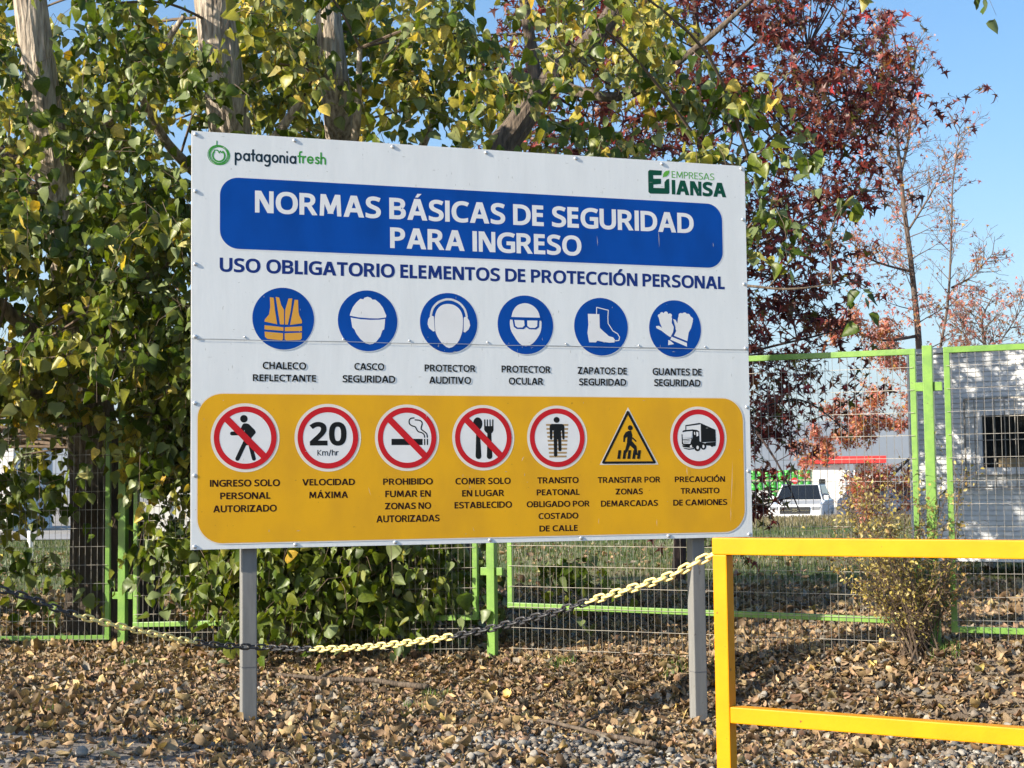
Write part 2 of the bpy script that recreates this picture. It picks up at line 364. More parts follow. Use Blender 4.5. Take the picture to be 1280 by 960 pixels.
# the 300 that show largest are leaves of their own
vis = (SZ / PL[:, 1]) * (np.abs(PL[:, 0]) < PL[:, 1] * .325) * ((1.39 - PL[:, 2]) / PL[:, 1] < .172) ; top = set(np.argsort(-vis)[:300].tolist())
var_meshes = []
for k in range(12):
    tv, tf = LIT[k % 6]; me = np_mesh('fallen_leaf', tv, [tf], leaf_mat('fallen leaf %d' % k, tuple(LCOL[[0, 2, 4, 5, 1, 7, 6, 3, 5, 2, 0, 1][k]]), translucent=.1, rough=.65, spec=.25), smooth=False); var_meshes.append(me)
def place_leaf(name, me, parent, P, A, B, C, S):
    o = bpy.data.objects.new(name, me); COL.objects.link(o); o.parent = parent
    o.matrix_basis = Matrix(((A[0] * S, B[0] * S, C[0] * S, P[0]), (A[1] * S, B[1] * S, C[1] * S, P[1]), (A[2] * S, B[2] * S, C[2] * S, P[2]), (0, 0, 0, 1))); return o
for k, i in enumerate(sorted(top)):
    place_leaf('fallen_leaf', var_meshes[k % 12], ground, PL[i] + np.array([0, 0, .012]), AA[i], BB[i], CC[i], SZ[i])
rest = np.array([i not in top for i in range(len(allL))]); VV = []; FF = []; TT = []; off = 0
sel = rng.integers(0, 6, len(allL))
isnear = (np.arange(len(allL)) < nn) & (allL[:, 1] < 9.4)
for k in range(6):
    for tp_, zone in ((LIT[k], isnear), (LITF[k], ~isnear)):
        m_ = rest & (sel == k) & zone; v_, f_ = scatter(tp_[0], tp_[1], PL[m_], AA[m_], BB[m_], CC[m_], SZ[m_])
        VV.append(v_); FF.append(f_ + off); off += len(v_); TT.append(np.repeat(TI[m_], len(tp_[0]), 0))
o = link('leaf_litter', np_mesh('leaf_litter', np.concatenate(VV), [np.concatenate(FF)], M['litter'], np.concatenate(TT)), ground); o['kind'] = 'stuff'

def ico(sub, seed, flat=.6):
    bm = bmesh.new(); bmesh.ops.create_icosphere(bm, subdivisions=sub, radius=.5)
    for v in bm.verts:
        n = noise.noise(v.co * 2.6 + Vector((seed * 3.1, 0, 0))); v.co *= 1 + .75 * n; v.co.z *= flat; v.co.y *= .8
    bm.verts.index_update(); vs = np.array([v.co[:] for v in bm.verts]); fs = np.array([[v.index for v in f.verts] for f in bm.faces]); bm.free(); return vs, fs
ST = [ico(1, s_, .65) for s_ in range(5)]; ST2 = [ico(2, s_ + 9, .65) for s_ in range(5)]
sx, sy = litter_points(42000, -4.0, 4.6, 7.0, 10.6)
gmsk = gravel_mask(sx, sy); k_ = rng.random(len(sx)) < (.95 * gmsk + .05); sx, sy = sx[k_], sy[k_]
SS = rng.gamma(4, .0066, len(sx)).clip(.010, .075); SP = np.column_stack([sx, sy, ground_z(sx, sy) + SS * .2 + .012 + rng.random(len(sx)) * .022])
a_ = rng.uniform(0, 6.28, len(sx)); SA = np.stack([np.cos(a_), np.sin(a_), rng.normal(0, .2, len(sx))], 1); SA = unit(SA); SC = unit(np.stack([rng.normal(0, .25, len(sx)), rng.normal(0, .25, len(sx)), np.ones(len(sx))], 1)); SB = unit(np.cross(SC, SA)); SC = np.cross(SA, SB)
svis = (SS / sy) * (np.abs(sx) < sy * .325) * ((1.39 - SP[:, 2]) / sy < .172); stop = set(np.argsort(-svis)[:300].tolist())
stone_cols = [(.25, .23, .20), (.17, .16, .145), (.33, .305, .265), (.21, .175, .14), (.12, .112, .10)]
stone_mats = [mat('stone %d' % k, c_, rough=.85, var=.3, scale=3, bump=.25, bscale=9) for k, c_ in enumerate(stone_cols)]
sm_ = [np_mesh('stone', ST2[k][0], [ST2[k][1]], stone_mats[k], smooth=True) for k in range(5)]
for k, i in enumerate(sorted(stop)): place_leaf('stone', sm_[k % 5], ground, SP[i], SA[i], SB[i], SC[i], SS[i])
gmat = mat('gravel mix', (.3, .3, .3), rough=.9, bump=.3, scale=30); gnt = gmat.node_tree; ga = gnt.nodes.new('ShaderNodeAttribute'); ga.attribute_name = 'tint'; gnt.links.new(ga.outputs['Color'], gnt.nodes['Principled BSDF'].inputs['Base Color'])
srest = np.array([i not in stop for i in range(len(sx))]); ssel = rng.integers(0, 5, len(sx)); VV = []; FF = []; TT = []; off = 0
scol = np.array(stone_cols)[rng.integers(0, 5, len(sx))] * rng.uniform(.65, 1.25, (len(sx), 1))
for k in range(5):
    m_ = srest & (ssel == k); v_, f_ = scatter(ST[k][0], ST[k][1], SP[m_], SA[m_], SB[m_], SC[m_], SS[m_]); VV.append(v_); FF.append(f_ + off); off += len(v_); TT.append(np.repeat(scol[m_], len(ST[k][0]), 0))
o = link('gravel', np_mesh('gravel', np.concatenate(VV), [np.concatenate(FF)], gmat, np.concatenate(TT), smooth=True), ground); o['kind'] = 'stuff'

# grass: lawn beyond the fence, dry grass on the bank, a few weeds
bl = np.array([(-.5, 0, 0), (.5, 0, 0), (.15, .25, 1.0)]); bf = np.array([(0, 1, 2)])
def grass(n, x0, x1, y0, y1, size, wid, cols, prob=None):
    x = rng.uniform(x0, x1, n); y = y0 + (y1 - y0) * rng.random(n); k = in_view(x, y, 1.5)
    if prob is not None: k &= rng.random(n) < prob(x, y)
    x, y = x[k], y[k]; n = len(x); P = np.column_stack([x, y, ground_z(x, y) - .005]); a = rng.uniform(0, 6.28, n)
    A = np.stack([np.cos(a) * wid, np.sin(a) * wid, np.zeros(n)], 1); B = np.stack([-np.sin(a), np.cos(a), np.zeros(n)], 1) * rng.uniform(-1.6, 1.6, (n, 1)); C = np.tile([0, 0, 1.0], (n, 1))
    v_, f_ = scatter(bl, bf, P, A, B, C, size * rng.uniform(.5, 1.3, n)); t = np.array(cols)[rng.integers(0, len(cols), n)] * rng.uniform(.75, 1.25, (n, 1)); return v_, f_, np.repeat(t, 3, 0)
def grass_obj(name, label, parts):
    VV = []; FF = []; TT = []; off = 0
    for v_, f_, t_ in parts: VV.append(v_); FF.append(f_ + off); off += len(v_); TT.append(t_)
    o = link(name, np_mesh(name, np.concatenate(VV), [np.concatenate(FF)], M['small_leaf'], np.concatenate(TT))); tag(o, label, 'grass', kind='stuff'); return o
green = [(.065, .105, .028), (.09, .12, .035), (.12, .115, .05), (.05, .085, .022)]; dryc = [(.20, .165, .10), (.16, .14, .08), (.24, .19, .12), (.12, .115, .05)]
grass_obj('grass', 'short green lawn grass with dry patches beyond the mesh fence', [
    grass(70000, -16, 17, 21, 40, .09, .22, green, lambda x, y: sstep((y - 21) / 6)), grass(40000, -2, 20, 38, 50, .10, .22, dryc), grass(40000, -12, 14, 15, 24, .08, .16, green, lambda x, y: .15 + .8 * sstep((y - 16.5) / 5))])
tx = []; 
for (px, py, Y) in ((545, 812, 10.8), (520, 838, 10.2), (225, 905, 9.0), (60, 905, 9.1), (840, 812, 10.8), (170, 805, 11.6), (700, 790, 11.2), (1180, 800, 10.1)):
    c_ = at(px, py, Y); tx.append(grass(120, c_.x - .10, c_.x + .10, c_.y - .08, c_.y + .08, .07, .10, [(.10, .19, .03), (.15, .24, .05)]))
grass_obj('weeds', 'small green weeds pushing up between the fallen leaves before the fence', tx)['category'] = 'weeds'

# a paved strip at the near left, mostly clear of leaves
pvv = []; pnx = 16; pny = 12
for j in range(pny + 1):
    for i in range(pnx + 1):
        x = -5 + i * (3.75 + .12 * math.sin(j * 1.1)) / pnx; y = 6.2 + j * (2.32 - .05 * math.sin(i)) / pny; pvv.append((x, y, gz(x, y) + .022))
pvo = Buf().add(pvv, [(j * (pnx + 1) + i, j * (pnx + 1) + i + 1, (j + 1) * (pnx + 1) + i + 1, (j + 1) * (pnx + 1) + i) for j in range(pny) for i in range(pnx)]).build('pavement', mat('dusty worn paving', (.25, .215, .18), rough=.95, var=.3, scale=3, bump=.5, bscale=60), smooth=True); pvo['kind'] = 'structure'
# twigs and stalk bits in the litter
tn = 1500; tx_, ty_ = litter_points(tn * 2, -4, 5, 7.2, 12); tn = len(tx_); tcube = np.array([(-.5, -1, 0), (.5, -1, 0), (0, -1, 1), (-.4, 1, .2), (.4, 1, .2), (0, 1, 1.0)]); tfc = np.array([(0, 1, 4), (0, 4, 3), (1, 2, 5), (1, 5, 4), (2, 0, 3), (2, 3, 5)])
ta = rng.uniform(0, 6.28, tn); tl = rng.gamma(3, .014, tn).clip(.015, .12)[:, None]; tA = np.stack([np.cos(ta), np.sin(ta), 0 * ta], 1) * .004; tB = np.stack([-np.sin(ta), np.cos(ta), rng.normal(0, .25, tn)], 1) * tl; tC = np.tile([0, 0, .004], (tn, 1))
v_, f_ = scatter(tcube, tfc, np.column_stack([tx_, ty_, ground_z(tx_, ty_) + .035]), tA, tB, tC, np.ones(tn)); o = link('twig_litter', np_mesh('twig_litter', v_, [f_], M['twig']), ground); o['kind'] = 'stuff'
# sticks lying on the leaves
def stick(label, pts, r0, r1):
    P = []
    for (px, py) in pts:
        Y = 9.4
        for _ in range(6):
            p = at(px, py, Y); Y = Y * (EYE.z - gz(p.x, p.y) - .045) / (EYE.z - p.z)
        p = at(px, py, Y); P.append(Vector((p.x, p.y, gz(p.x, p.y) + .055)))
    Q = []
    for i in range(len(P) - 1):
        for t in range(4): Q.append(P[i].lerp(P[i + 1], t / 4) + Vector((0, rnd.uniform(-.01, .01), rnd.uniform(-.006, .006))))
    Q.append(P[-1]); Q = [q + Vector((0, 0, .012)) for q in Q]; n = len(Q); b = Buf().tube(Q, [r0 + (r1 - r0) * i / (n - 1) for i in range(n)], 8); m = Q[n // 3]
    b.tube([m, m + Vector((.05, .09, .03)), m + Vector((.13, .15, .05))], [r1 * .8, r1 * .6, r1 * .3], 6)
    tag(b.build('fallen_branch', M['bark_dark'], smooth=True), label, 'branch', 'fallen branches on the leaf litter')
stick('long thin fallen branch lying on the leaves between the two sign posts, left one', [(345, 846), (400, 852), (465, 854), (535, 863)], .011, .022)
stick('thin fallen branch lying on the leaves just left of the right sign post', [(672, 864), (740, 861), (820, 863)], .010, .016)
# ------------------------------------------------------------------ sign board
YAW = 0.3383; BX, BY, BZ = -1.8554, 9.0, 1.39 - .3294; BW, BH = 3.615, 2.44
sign = thing('sign_board', 'large white safety notice board with blue title and ochre lower panel on two grey posts', 'sign', (BX, BY, BZ), YAW)
def bpart(buf, name, m, parent=None, bevel=0.0, label=None, smooth=False):
    o = buf.build(name, m, parent or sign, bevel=bevel, smooth=smooth)
    if label: o['label'] = label
    return o
SEAM = 1.218
bpart(Buf().box(0, BW, 0, .004, 0, SEAM), 'panel', M['white_board'], bevel=.0012)
bpart(Buf().box(0, BW, -.0012, .0045, SEAM + .0005, BH), 'panel', M['white_board'], bevel=.0012)
fr = Buf()
for x0, x1, z0, z1 in ((.002, .032, .003, BH - .003), (BW - .032, BW - .002, .003, BH - .003), (.034, BW - .034, .003, .033), (.034, BW - .034, BH - .033, BH - .003), (1.19, 1.22, .035, BH - .035), (2.39, 2.42, .035, BH - .035)):
    fr.box(x0, x1, .006, .036, z0, z1)
bpart(fr, 'back_frame', M['frame_steel'])
LO = [0]
def flat(name, polys, m, parent, y, label=None):
    """flat print: polys = list of (outer loop, [holes]) in board metres, at depth y"""
    vs = []; fs = []
    for k, (outer, holes) in enumerate(polys):
        loops = [[Vector((p[0], p[1], 0)) for p in outer]] + [[Vector((p[0], p[1], 0)) for p in h] for h in holes]
        n = len(vs); yy = y - 1.5e-5 * (k % 16)
        for l in loops: vs.extend([(p.x, yy, p.y) for p in l])
        for t in tessellate_polygon(loops):
            a, b_, c_ = [vs[n + i] for i in t]
            cr = (b_[0] - a[0]) * (c_[2] - a[2]) - (b_[2] - a[2]) * (c_[0] - a[0])
            fs.append(tuple(n + i for i in (t if cr > 0 else t[::-1])))
    me = bpy.data.meshes.new(name); me.from_pydata(vs, [], fs); me.materials.append(m); me.update()
    o = link(name, me, parent)
    if label: o['label'] = label
    return o
def rrect(x0, x1, z0, z1, r, n=10):
    P = []
    for cx, cz, a0 in ((x1 - r, z1 - r, 0), (x0 + r, z1 - r, 90), (x0 + r, z0 + r, 180), (x1 - r, z0 + r, 270)):
        for k in range(n + 1): a = R(a0 + 90 * k / n); P.append((cx + r * math.cos(a), cz + r * math.sin(a)))
    return P
def circ(cx, cz, r, n=48, rz=None):
    rz = rz or r; return [(cx + r * math.cos(2 * math.pi * k / n), cz + rz * math.sin(2 * math.pi * k / n)) for k in range(n)]
def strokes(pts, w, closed=False):
    """a polyline as one quad per segment plus round joints"""
    out = []; m = len(pts)
    for i in range(m if closed else m - 1):
        a = pts[i]; b_ = pts[(i + 1) % m]; dx, dz = b_[0] - a[0], b_[1] - a[1]; l = math.hypot(dx, dz) or 1; nx_, nz_ = -dz / l * w / 2, dx / l * w / 2
        out.append(([(a[0] + nx_, a[1] + nz_), (a[0] - nx_, a[1] - nz_), (b_[0] - nx_, b_[1] - nz_), (b_[0] + nx_, b_[1] + nz_)], []))
    for p in pts: out.append((circ(p[0], p[1], w / 2, 10), []))
    return out
GLYPH = {'A':(512,["437,0 368,177 141,177 73,0 0,0 224,575 289,575 512,0","282,415 255,500 235,429 165,241 346,241"]),
'B':(521,["241,573 307,569 361,558 404,541 434,515 453,478 459,431 457,409 453,389 437,354 424,340 392,317 350,304 350,300 395,288 415,279 448,253 461,236 476,191 478,163 475,130 467,100 454,74 436,52 413,33 354,8 318,2 279,0 78,0 78,573","256,329 300,331 334,339 357,352 372,371 381,394 384,423 380,451 369,474 351,490 324,502 289,509 150,511 150,329","150,269 150,61 265,61 311,64 346,74 371,91 388,112 398,138 401,168 399,188 388,221 377,235 362,247 321,263 293,267"]),
'C':(507,["323,517 294,516 266,510 241,502 217,490 178,456 162,434 139,383 131,353 127,321 125,286 128,241 135,200 147,164 164,132 186,105 213,83 244,68 281,58 322,55 371,58 416,66 460,78 460,15 416,2 369,-6 312,-8 257,-4 208,8 166,28 130,56 101,90 78,131 62,178 52,230 49,287 51,329 57,369 67,406 81,440 99,471 120,499 145,523 174,543 206,559 242,571 281,578 324,581 353,580 409,572 460,557 482,547 453,486 394,508 372,513"]),
'D':(585,["536,292 533,231 521,177 501,131 474,91 439,58 399,33 351,15 297,4 237,0 78,0 78,573 254,573 309,569 359,558 404,540 443,516 476,484 502,446 521,401 533,350","460,289 457,337 449,379 435,415 416,444 391,469 361,487 327,500 287,508 244,511 150,511 150,62 228,62 299,68 357,87 402,119 434,164 454,220"]),
'E':(446,["398,0 78,0 78,573 398,573 398,509 150,509 150,330 383,330 383,268 150,268 150,63 398,63"]),
'F':(416,["150,0 78,0 78,573 398,573 398,509 150,509 150,306 383,306 383,243 150,243"]),
'G':(584,["326,302 524,302 524,22 462,5 398,-5 323,-8 267,-4 217,8 173,28 136,55 105,89 81,130 63,176 52,229 49,286 53,343 65,395 84,442 111,482 145,517 186,544 233,564 286,577 346,581 407,577 465,565 516,547 489,484 421,508 369,516 342,517 298,514 259,505 225,489 195,468 170,441 150,409 136,373 127,332 124,286 127,243 134,202 146,166 164,133 187,106 216,84 251,68 292,58 385,56 452,68 452,238 326,238"]),
'H':(594,["516,0 443,0 443,267 150,267 150,0 78,0 78,573 150,573 150,330 443,330 443,573 516,573"]),
'I':(272,["239,0 32,0 32,42 99,57 99,515 32,531 32,573 239,573 239,531 172,515 172,57 239,42"]),
'L':(420,["78,0 78,573 150,573 150,64 400,64 400,0"]),
'M':(727,["330,0 142,502 139,502 144,407 144,0 78,0 78,573 184,573 361,103 364,103 544,573 650,573 650,0 578,0 578,371 584,501 581,501 390,0"]),
'N':(609,["532,0 447,0 141,476 138,476 144,359 144,0 78,0 78,573 161,573 467,99 470,99 464,232 464,573 532,573"]),
'O':(626,["577,287 576,244 561,166 531,101 510,73 486,49 459,29 428,13 393,1 355,-6 271,-6 232,1 196,13 165,29 138,49 114,73 94,101 78,132 65,167 56,204 49,288 52,344 62,396 78,442 100,482 130,517 166,545 208,565 258,577 314,581 369,577 417,565 459,545 495,517 524,483 547,442 564,396 574,344","125,287 127,241 134,200 145,163 161,131 182,104 207,83 238,67 273,58 314,55 354,58 390,67 420,83 445,104 465,131 481,163 492,200 499,241 501,287 496,354 481,411 456,457 421,491 373,511 314,518 274,515 238,506 207,490 182,469 161,443 145,411 134,374 127,333"]),
'P':(485,["229,573 297,568 352,553 393,528 421,495 439,454 444,404 439,358 433,336 411,296 395,278 375,262 351,249 324,238 256,225 150,223 150,0 78,0 78,573","223,511 150,511 150,285 242,286 298,296 338,318 352,334 362,352 368,375 370,401 366,435 354,462 334,484 306,499 269,508"]),
'R':(499,["236,573 281,571 320,565 353,555 381,540 404,522 422,500 434,474 442,444 444,410 437,356 427,334 401,298 385,285 349,264 330,257 487,0 403,0 264,237 150,237 150,0 78,0 78,573","232,510 150,510 150,298 236,298 278,301 312,310 338,325 355,347 366,374 370,407 368,430 355,467 343,480 310,500 261,509"]),
'S':(440,["403,153 400,121 392,92 378,66 359,44 335,26 307,11 238,-6 177,-8 137,-5 83,4 41,19 41,88 86,72 142,59 228,56 273,66 290,74 305,85 316,98 329,129 329,164 325,180 308,207 277,230 255,241 172,274 131,294 98,317 85,330 65,359 57,375 49,413 51,464 58,490 71,513 89,533 110,550 165,573 197,579 231,581 262,580 318,572 389,549 366,487 302,508 254,516 207,516 169,507 142,489 133,478 122,450 121,434 126,400 143,373 156,362 172,351 217,330 307,293 353,264 371,247 385,228 395,206 401,181"]),
'T':(446,["259,0 187,0 187,509 8,509 8,573 437,573 437,509 259,509"]),
'U':(586,["513,202 511,164 503,128 489,95 470,65 446,40 416,20 380,4 338,-5 290,-8 225,-2 171,18 128,50 97,93 78,144 72,204 72,573 144,573 144,201 148,158 161,122 182,93 211,72 248,59 294,55 327,57 355,63 379,73 399,88 415,105 427,126 440,174 442,202 442,573 513,573"]),
'V':(481,["481,573 277,0 204,0 0,573 75,573 210,190 241,80 253,133 271,191 405,573"]),
'X':(470,["467,0 385,0 233,249 79,0 3,0 193,298 15,573 95,573 236,348 377,573 453,573 276,300"]),
'Z':(459,["427,0 30,0 30,55 332,508 40,508 40,573 419,573 419,518 118,64 427,64"]),
'Á':(512,["437,0 368,177 141,177 73,0 0,0 224,575 289,575 512,0","282,415 255,500 235,429 165,241 346,241","374,749 323,688 259,629 213,629 213,638 248,688 289,757 374,757"]),
'Ó':(626,["577,287 576,244 561,166 531,101 510,73 486,49 459,29 428,13 393,1 355,-6 271,-6 232,1 196,13 165,29 138,49 114,73 94,101 78,132 65,167 56,204 49,288 52,344 62,396 78,442 100,482 130,517 166,545 208,565 258,577 314,581 369,577 417,565 459,545 495,517 524,483 547,442 564,396 574,344","125,287 127,241 134,200 145,163 161,131 182,104 207,83 238,67 273,58 314,55 354,58 390,67 420,83 445,104 465,131 481,163 492,200 499,241 501,287 496,354 481,411 456,457 421,491 373,511 314,518 274,515 238,506 207,490 182,469 161,443 145,411 134,374 127,333","432,749 381,688 318,629 271,629 271,638 325,717 347,757 432,757"]),
'Í':(272,["239,0 32,0 32,42 99,57 99,515 32,531 32,573 239,573 239,531 172,515 172,57 239,42","255,749 204,688 140,629 94,629 94,638 148,717 170,757 255,757"]),
'2':(459,["417,0 38,0 38,59 216,238 280,309 306,353 320,399 322,424 318,453 309,477 294,496 273,510 249,518 194,519 169,514 126,495 83,466 45,513 94,548 132,565 174,577 221,581 255,579 313,562 336,548 356,531 372,510 384,485 391,458 394,428 392,399 386,371 361,318 344,292 301,241 128,67 128,64 417,64"]),
'0':(459,["419,287 415,201 401,128 390,97 376,70 359,47 339,27 316,12 290,1 261,-6 229,-8 188,-4 153,8 122,27 97,54 76,88 60,129 48,176 42,229 39,287 41,346 48,399 58,446 73,486 93,520 119,547 149,566 186,578 229,581 269,578 304,566 335,547 361,520 382,486 399,446 410,399 417,346","110,287 111,238 121,156 143,98 159,78 178,64 202,55 229,52 256,55 279,64 298,78 314,98 336,156 343,194 348,287 343,380 336,417 314,475 298,495 279,510 256,518 229,521 202,518 178,510 159,495 143,475 121,417 111,336"]),
'K':(496,["496,0 411,0 209,273 150,222 150,0 78,0 78,573 150,573 150,290 403,573 488,573 261,323"]),
'm':(750,["540,438 584,434 621,421 649,401 669,371 681,330 685,280 685,0 615,0 613,308 606,333 594,353 577,367 555,376 528,379 490,374 460,362 438,342 423,315 414,280 411,237 411,0 342,0 342,277 337,317 325,347 315,359 289,374 253,379 227,377 204,370 185,360 170,347 158,329 150,308 140,255 139,0 68,0 68,430 125,430 136,371 140,371 160,398 186,418 201,425 249,437 298,436 325,430 349,420 369,406 386,388 398,366 402,366 418,388 438,406 461,420 486,430 512,436"]),
'/':(298,["290,573 77,0 8,0 221,573"]),
'h':(496,["139,431 135,370 140,370 149,385 161,397 188,416 204,424 255,436 306,435 335,430 360,421 382,408 399,391 413,370 423,344 429,314 431,0 361,0 361,275 358,307 351,333 338,353 319,367 295,376 265,379 235,377 210,370 189,360 173,347 160,329 150,308 140,254 139,0 68,0 68,609 139,609"]),
'r':(331,["269,438 319,433 310,368 271,374 232,369 189,346 166,321 149,289 140,251 139,0 68,0 68,430 126,430 134,351 137,351 170,395 198,418 231,433"])}
def offset_loop(P, d):
    n = len(P); ar = sum(P[i][0] * P[(i + 1) % n][1] - P[(i + 1) % n][0] * P[i][1] for i in range(n)); s_ = 1 if ar > 0 else -1; out = []
    for i in range(n):
        a, b_, c_ = P[i - 1], P[i], P[(i + 1) % n]
        e1 = (b_[0] - a[0], b_[1] - a[1]); e2 = (c_[0] - b_[0], c_[1] - b_[1]); l1 = math.hypot(*e1) or 1e-9; l2 = math.hypot(*e2) or 1e-9
        n1_ = (e1[1] / l1 * s_, -e1[0] / l1 * s_); n2_ = (e2[1] / l2 * s_, -e2[0] / l2 * s_)
        mx_, mz_ = n1_[0] + n2_[0], n1_[1] + n2_[1]; ml = math.hypot(mx_, mz_) or 1e-9; mx_ /= ml; mz_ /= ml
        k = min(1 / max(mx_ * n1_[0] + mz_ * n1_[1], .3), 1.8); out.append((b_[0] + mx_ * d * k, b_[1] + mz_ * d * k))
    return out
def inside(p, P):
    c_ = False; n = len(P)
    for i in range(n):
        x0, y0 = P[i]; x1, y1 = P[(i + 1) % n]
        if (y0 > p[1]) != (y1 > p[1]) and p[0] < (x1 - x0) * (p[1] - y0) / (y1 - y0) + x0: c_ = not c_
    return c_
def straight_glyph(ch, s):
    """letters made of straight strokes, s = stem width, capital height 573; returns (advance, pieces)"""
    h = 573.0; t = s * .86; q = lambda x0, x1, y0, y1: [(x0, y0), (x1, y0), (x1, y1), (x0, y1)]; sl = lambda xb, xt, w, y0=0, y1=573.0: [(xb, y0), (xb + w, y0), (xt + w, y1), (xt, y1)]
    d = s * 1.1
    if ch in 'IÍ': W = s; P = [q(0, s, 0, h)]
    elif ch == 'L': W = 285 + s * .3; P = [q(0, s, 0, h), q(s, W, 0, t)]
    elif ch == 'E': W = 300 + s * .3; P = [q(0, s, 0, h), q(s, W, 0, t), q(s, W - 12, h - t, h), q(s, W - 24, 252, 252 + t)]
    elif ch == 'F': W = 290 + s * .3; P = [q(0, s, 0, h), q(s, W, h - t, h), q(s, W - 16, 236, 236 + t)]
    elif ch == 'H': W = 400 + s * .4; P = [q(0, s, 0, h), q(W - s, W, 0, h), q(s, W - s, 250, 250 + t)]
    elif ch == 'T': W = 400 + s * .3; P = [q(0, W, h - t, h), q(W / 2 - s / 2, W / 2 + s / 2, 0, h - t)]
    elif ch == 'N': W = 420 + s * .5; P = [q(0, s * .9, 0, h), q(W - s * .9, W, 0, h), sl(W - s * 1.25, 0, s * 1.25)]
    elif ch == 'M': W = 540 + s * .6; P = [[(18, 0), (18 + s * .86, 0), (45 + s * .95, h), (45, h)], [(W - 18 - s * .86, 0), (W - 18, 0), (W - 45, h), (W - 45 - s * .95, h)], sl(W / 2 - s * .45, 45, s * 1.1, 60), [(W / 2 - s * .65, 60), (W / 2 + s * .45, 60), (W - 45, h), (W - 45 - s * 1.1, h)]]
    elif ch in 'AÁ': W = 480 + s * .6; P = [sl(0, W / 2 - d * .60, d), [(W - d, 0), (W, 0), (W / 2 + d * .60, h), (W / 2 - d * .40, h)], q(W * .24, W * .76, 128, 128 + t)]
    elif ch == 'V': W = 470 + s * .6; P = [[(W / 2 - d * .55, 0), (W / 2 + d * .45, 0), (d, h), (0, h)], [(W / 2 - d * .45, 0), (W / 2 + d * .55, 0), (W, h), (W - d, h)]]
    elif ch == 'X': W = 450 + s * .6; P = [sl(0, W - d * 1.1, d * 1.1), sl(W - d * 1.1, 0, d * 1.1)]
    elif ch == 'Z': W = 410 + s * .4; P = [q(0, W, 0, t), q(0, W, h - t, h), sl(0, W - d * 1.25, d * 1.25)]
    elif ch == 'K': W = 410 + s * .5; P = [q(0, s, 0, h), [(s * .8, 240), (s * .8 + 20, 200 + s), (W - d * 1.1, h), (W, h)], [(s * 1.2, 330), (s * 1.1, 220), (W - d * 1.1, 0), (W + 10, 0)]]
    elif ch == '/': W = 300; P = [sl(0, 300 - s, s, -40, 600)]
    else: return None
    if ch in 'ÁÍ': c_ = W / 2; P.append([(c_ - s * .45, 612), (c_ + s * .15, 612), (c_ + s * .95, 715), (c_ + s * .05, 715)])
    return W, P
def text_polys(s, u0, u1, v0, v1, bold=.2, by_glyph=False):
    stem = bold * 573; w = max(0, (stem - 73) / 2); sb = 62 - w * .35; kz = 573.0 / (573 + 2 * w); out = []; pen = 0
    for ch in s:
        if ch == ' ': pen += 190; continue
        g = straight_glyph(ch, stem)
        if g:
            tight = -26 if ch in 'AÁVT' else 0
            out.append(([([(pen + tight * .5 + p[0], p[1]) for p in l], []) for l in g[1]])); pen += g[0] + sb + tight
            continue
        adv, loops = GLYPH[ch]; L_ = [[(float(q.split(',')[0]), float(q.split(',')[1])) for q in l.split()] for l in loops]
        x0 = min(p[0] for l in L_ for p in l); x1 = max(p[0] for l in L_ for p in l); L_ = [[(pen + w + p[0] - x0, p[1]) for p in l] for l in L_]
        outs = [l for l in L_ if not any(m is not l and inside(l[0], m) for m in L_)]; holes = [l for l in L_ if l not in outs]; fz = lambda l: [(p[0], (p[1] + w) * kz) for p in l]; ps = []
        for o_ in outs: ps.append((fz(offset_loop(o_, w)), [fz(offset_loop(h, -w)) for h in holes if inside(h[0], o_)]))
        out.append(ps); pen += x1 - x0 + 2 * w + sb - (12 if ch in 'COGDS20' else 0)
    xs_ = [p[0] for g in out for o_, _ in g for p in o_]; x0 = min(xs_); x1 = max(xs_); sx_ = (u1 - u0) / (x1 - x0); sz_ = (v1 - v0) / 573.0; F_ = lambda l: [(u0 + (p[0] - x0) * sx_, v0 + p[1] * sz_) for p in l]
    res = [[(F_(o_), [F_(h) for h in hs]) for o_, hs in g] for g in out]
    return res if by_glyph else [q for g in res for q in g]
def text(s, u0, u1, v0, v1, m, parent, y=-.0028, bold=.2, name='lettering', label=None):
    ps = text_polys(s, u0, u1, v0, v1, bold, True); words = s.split(' '); i = 0
    for w_ in words:
        flat(name, [q for g in ps[i:i + len(w_)] for q in g], m, parent, y, label); i += len(w_)

# title banner
E1 = -.0017; E2 = -.0021; E3 = -.0025; E4 = -.0031; E5 = -.0036
ban = flat('title_banner', [(rrect(.157, 3.446, 1.747, 2.183, .115), [])], M['white_print'], sign, E1, 'rounded blue title banner with white lettering')
flat('banner_fill', [(rrect(.164, 3.440, 1.754, 2.177, .11), [])], M['blue_print'], ban, E2)
text('NORMAS BÁSICAS DE SEGURIDAD', .37, 3.233, 1.975, 2.106, M['white_print'], ban, E3, .225)
text('PARA INGRESO', 1.192, 2.443, 1.797, 1.924, M['white_print'], ban, E3, .225)
text('USO OBLIGATORIO ELEMENTOS DE PROTECCIÓN PERSONAL', .163, 3.449, 1.616, 1.699, M['navy_print'], sign, E1, .225, 'headline_word', 'navy capitals of the headline below the blue banner')
panel = flat('lower_panel', [(rrect(.030, 3.568, .028, .908, .152), [])], M['warm_print'], sign, E1, 'ochre yellow lower panel with rounded corners')
flat('panel_fill', [(rrect(.037, 3.561, .035, .901, .146), [])], M['yellow_print'], panel, E2)
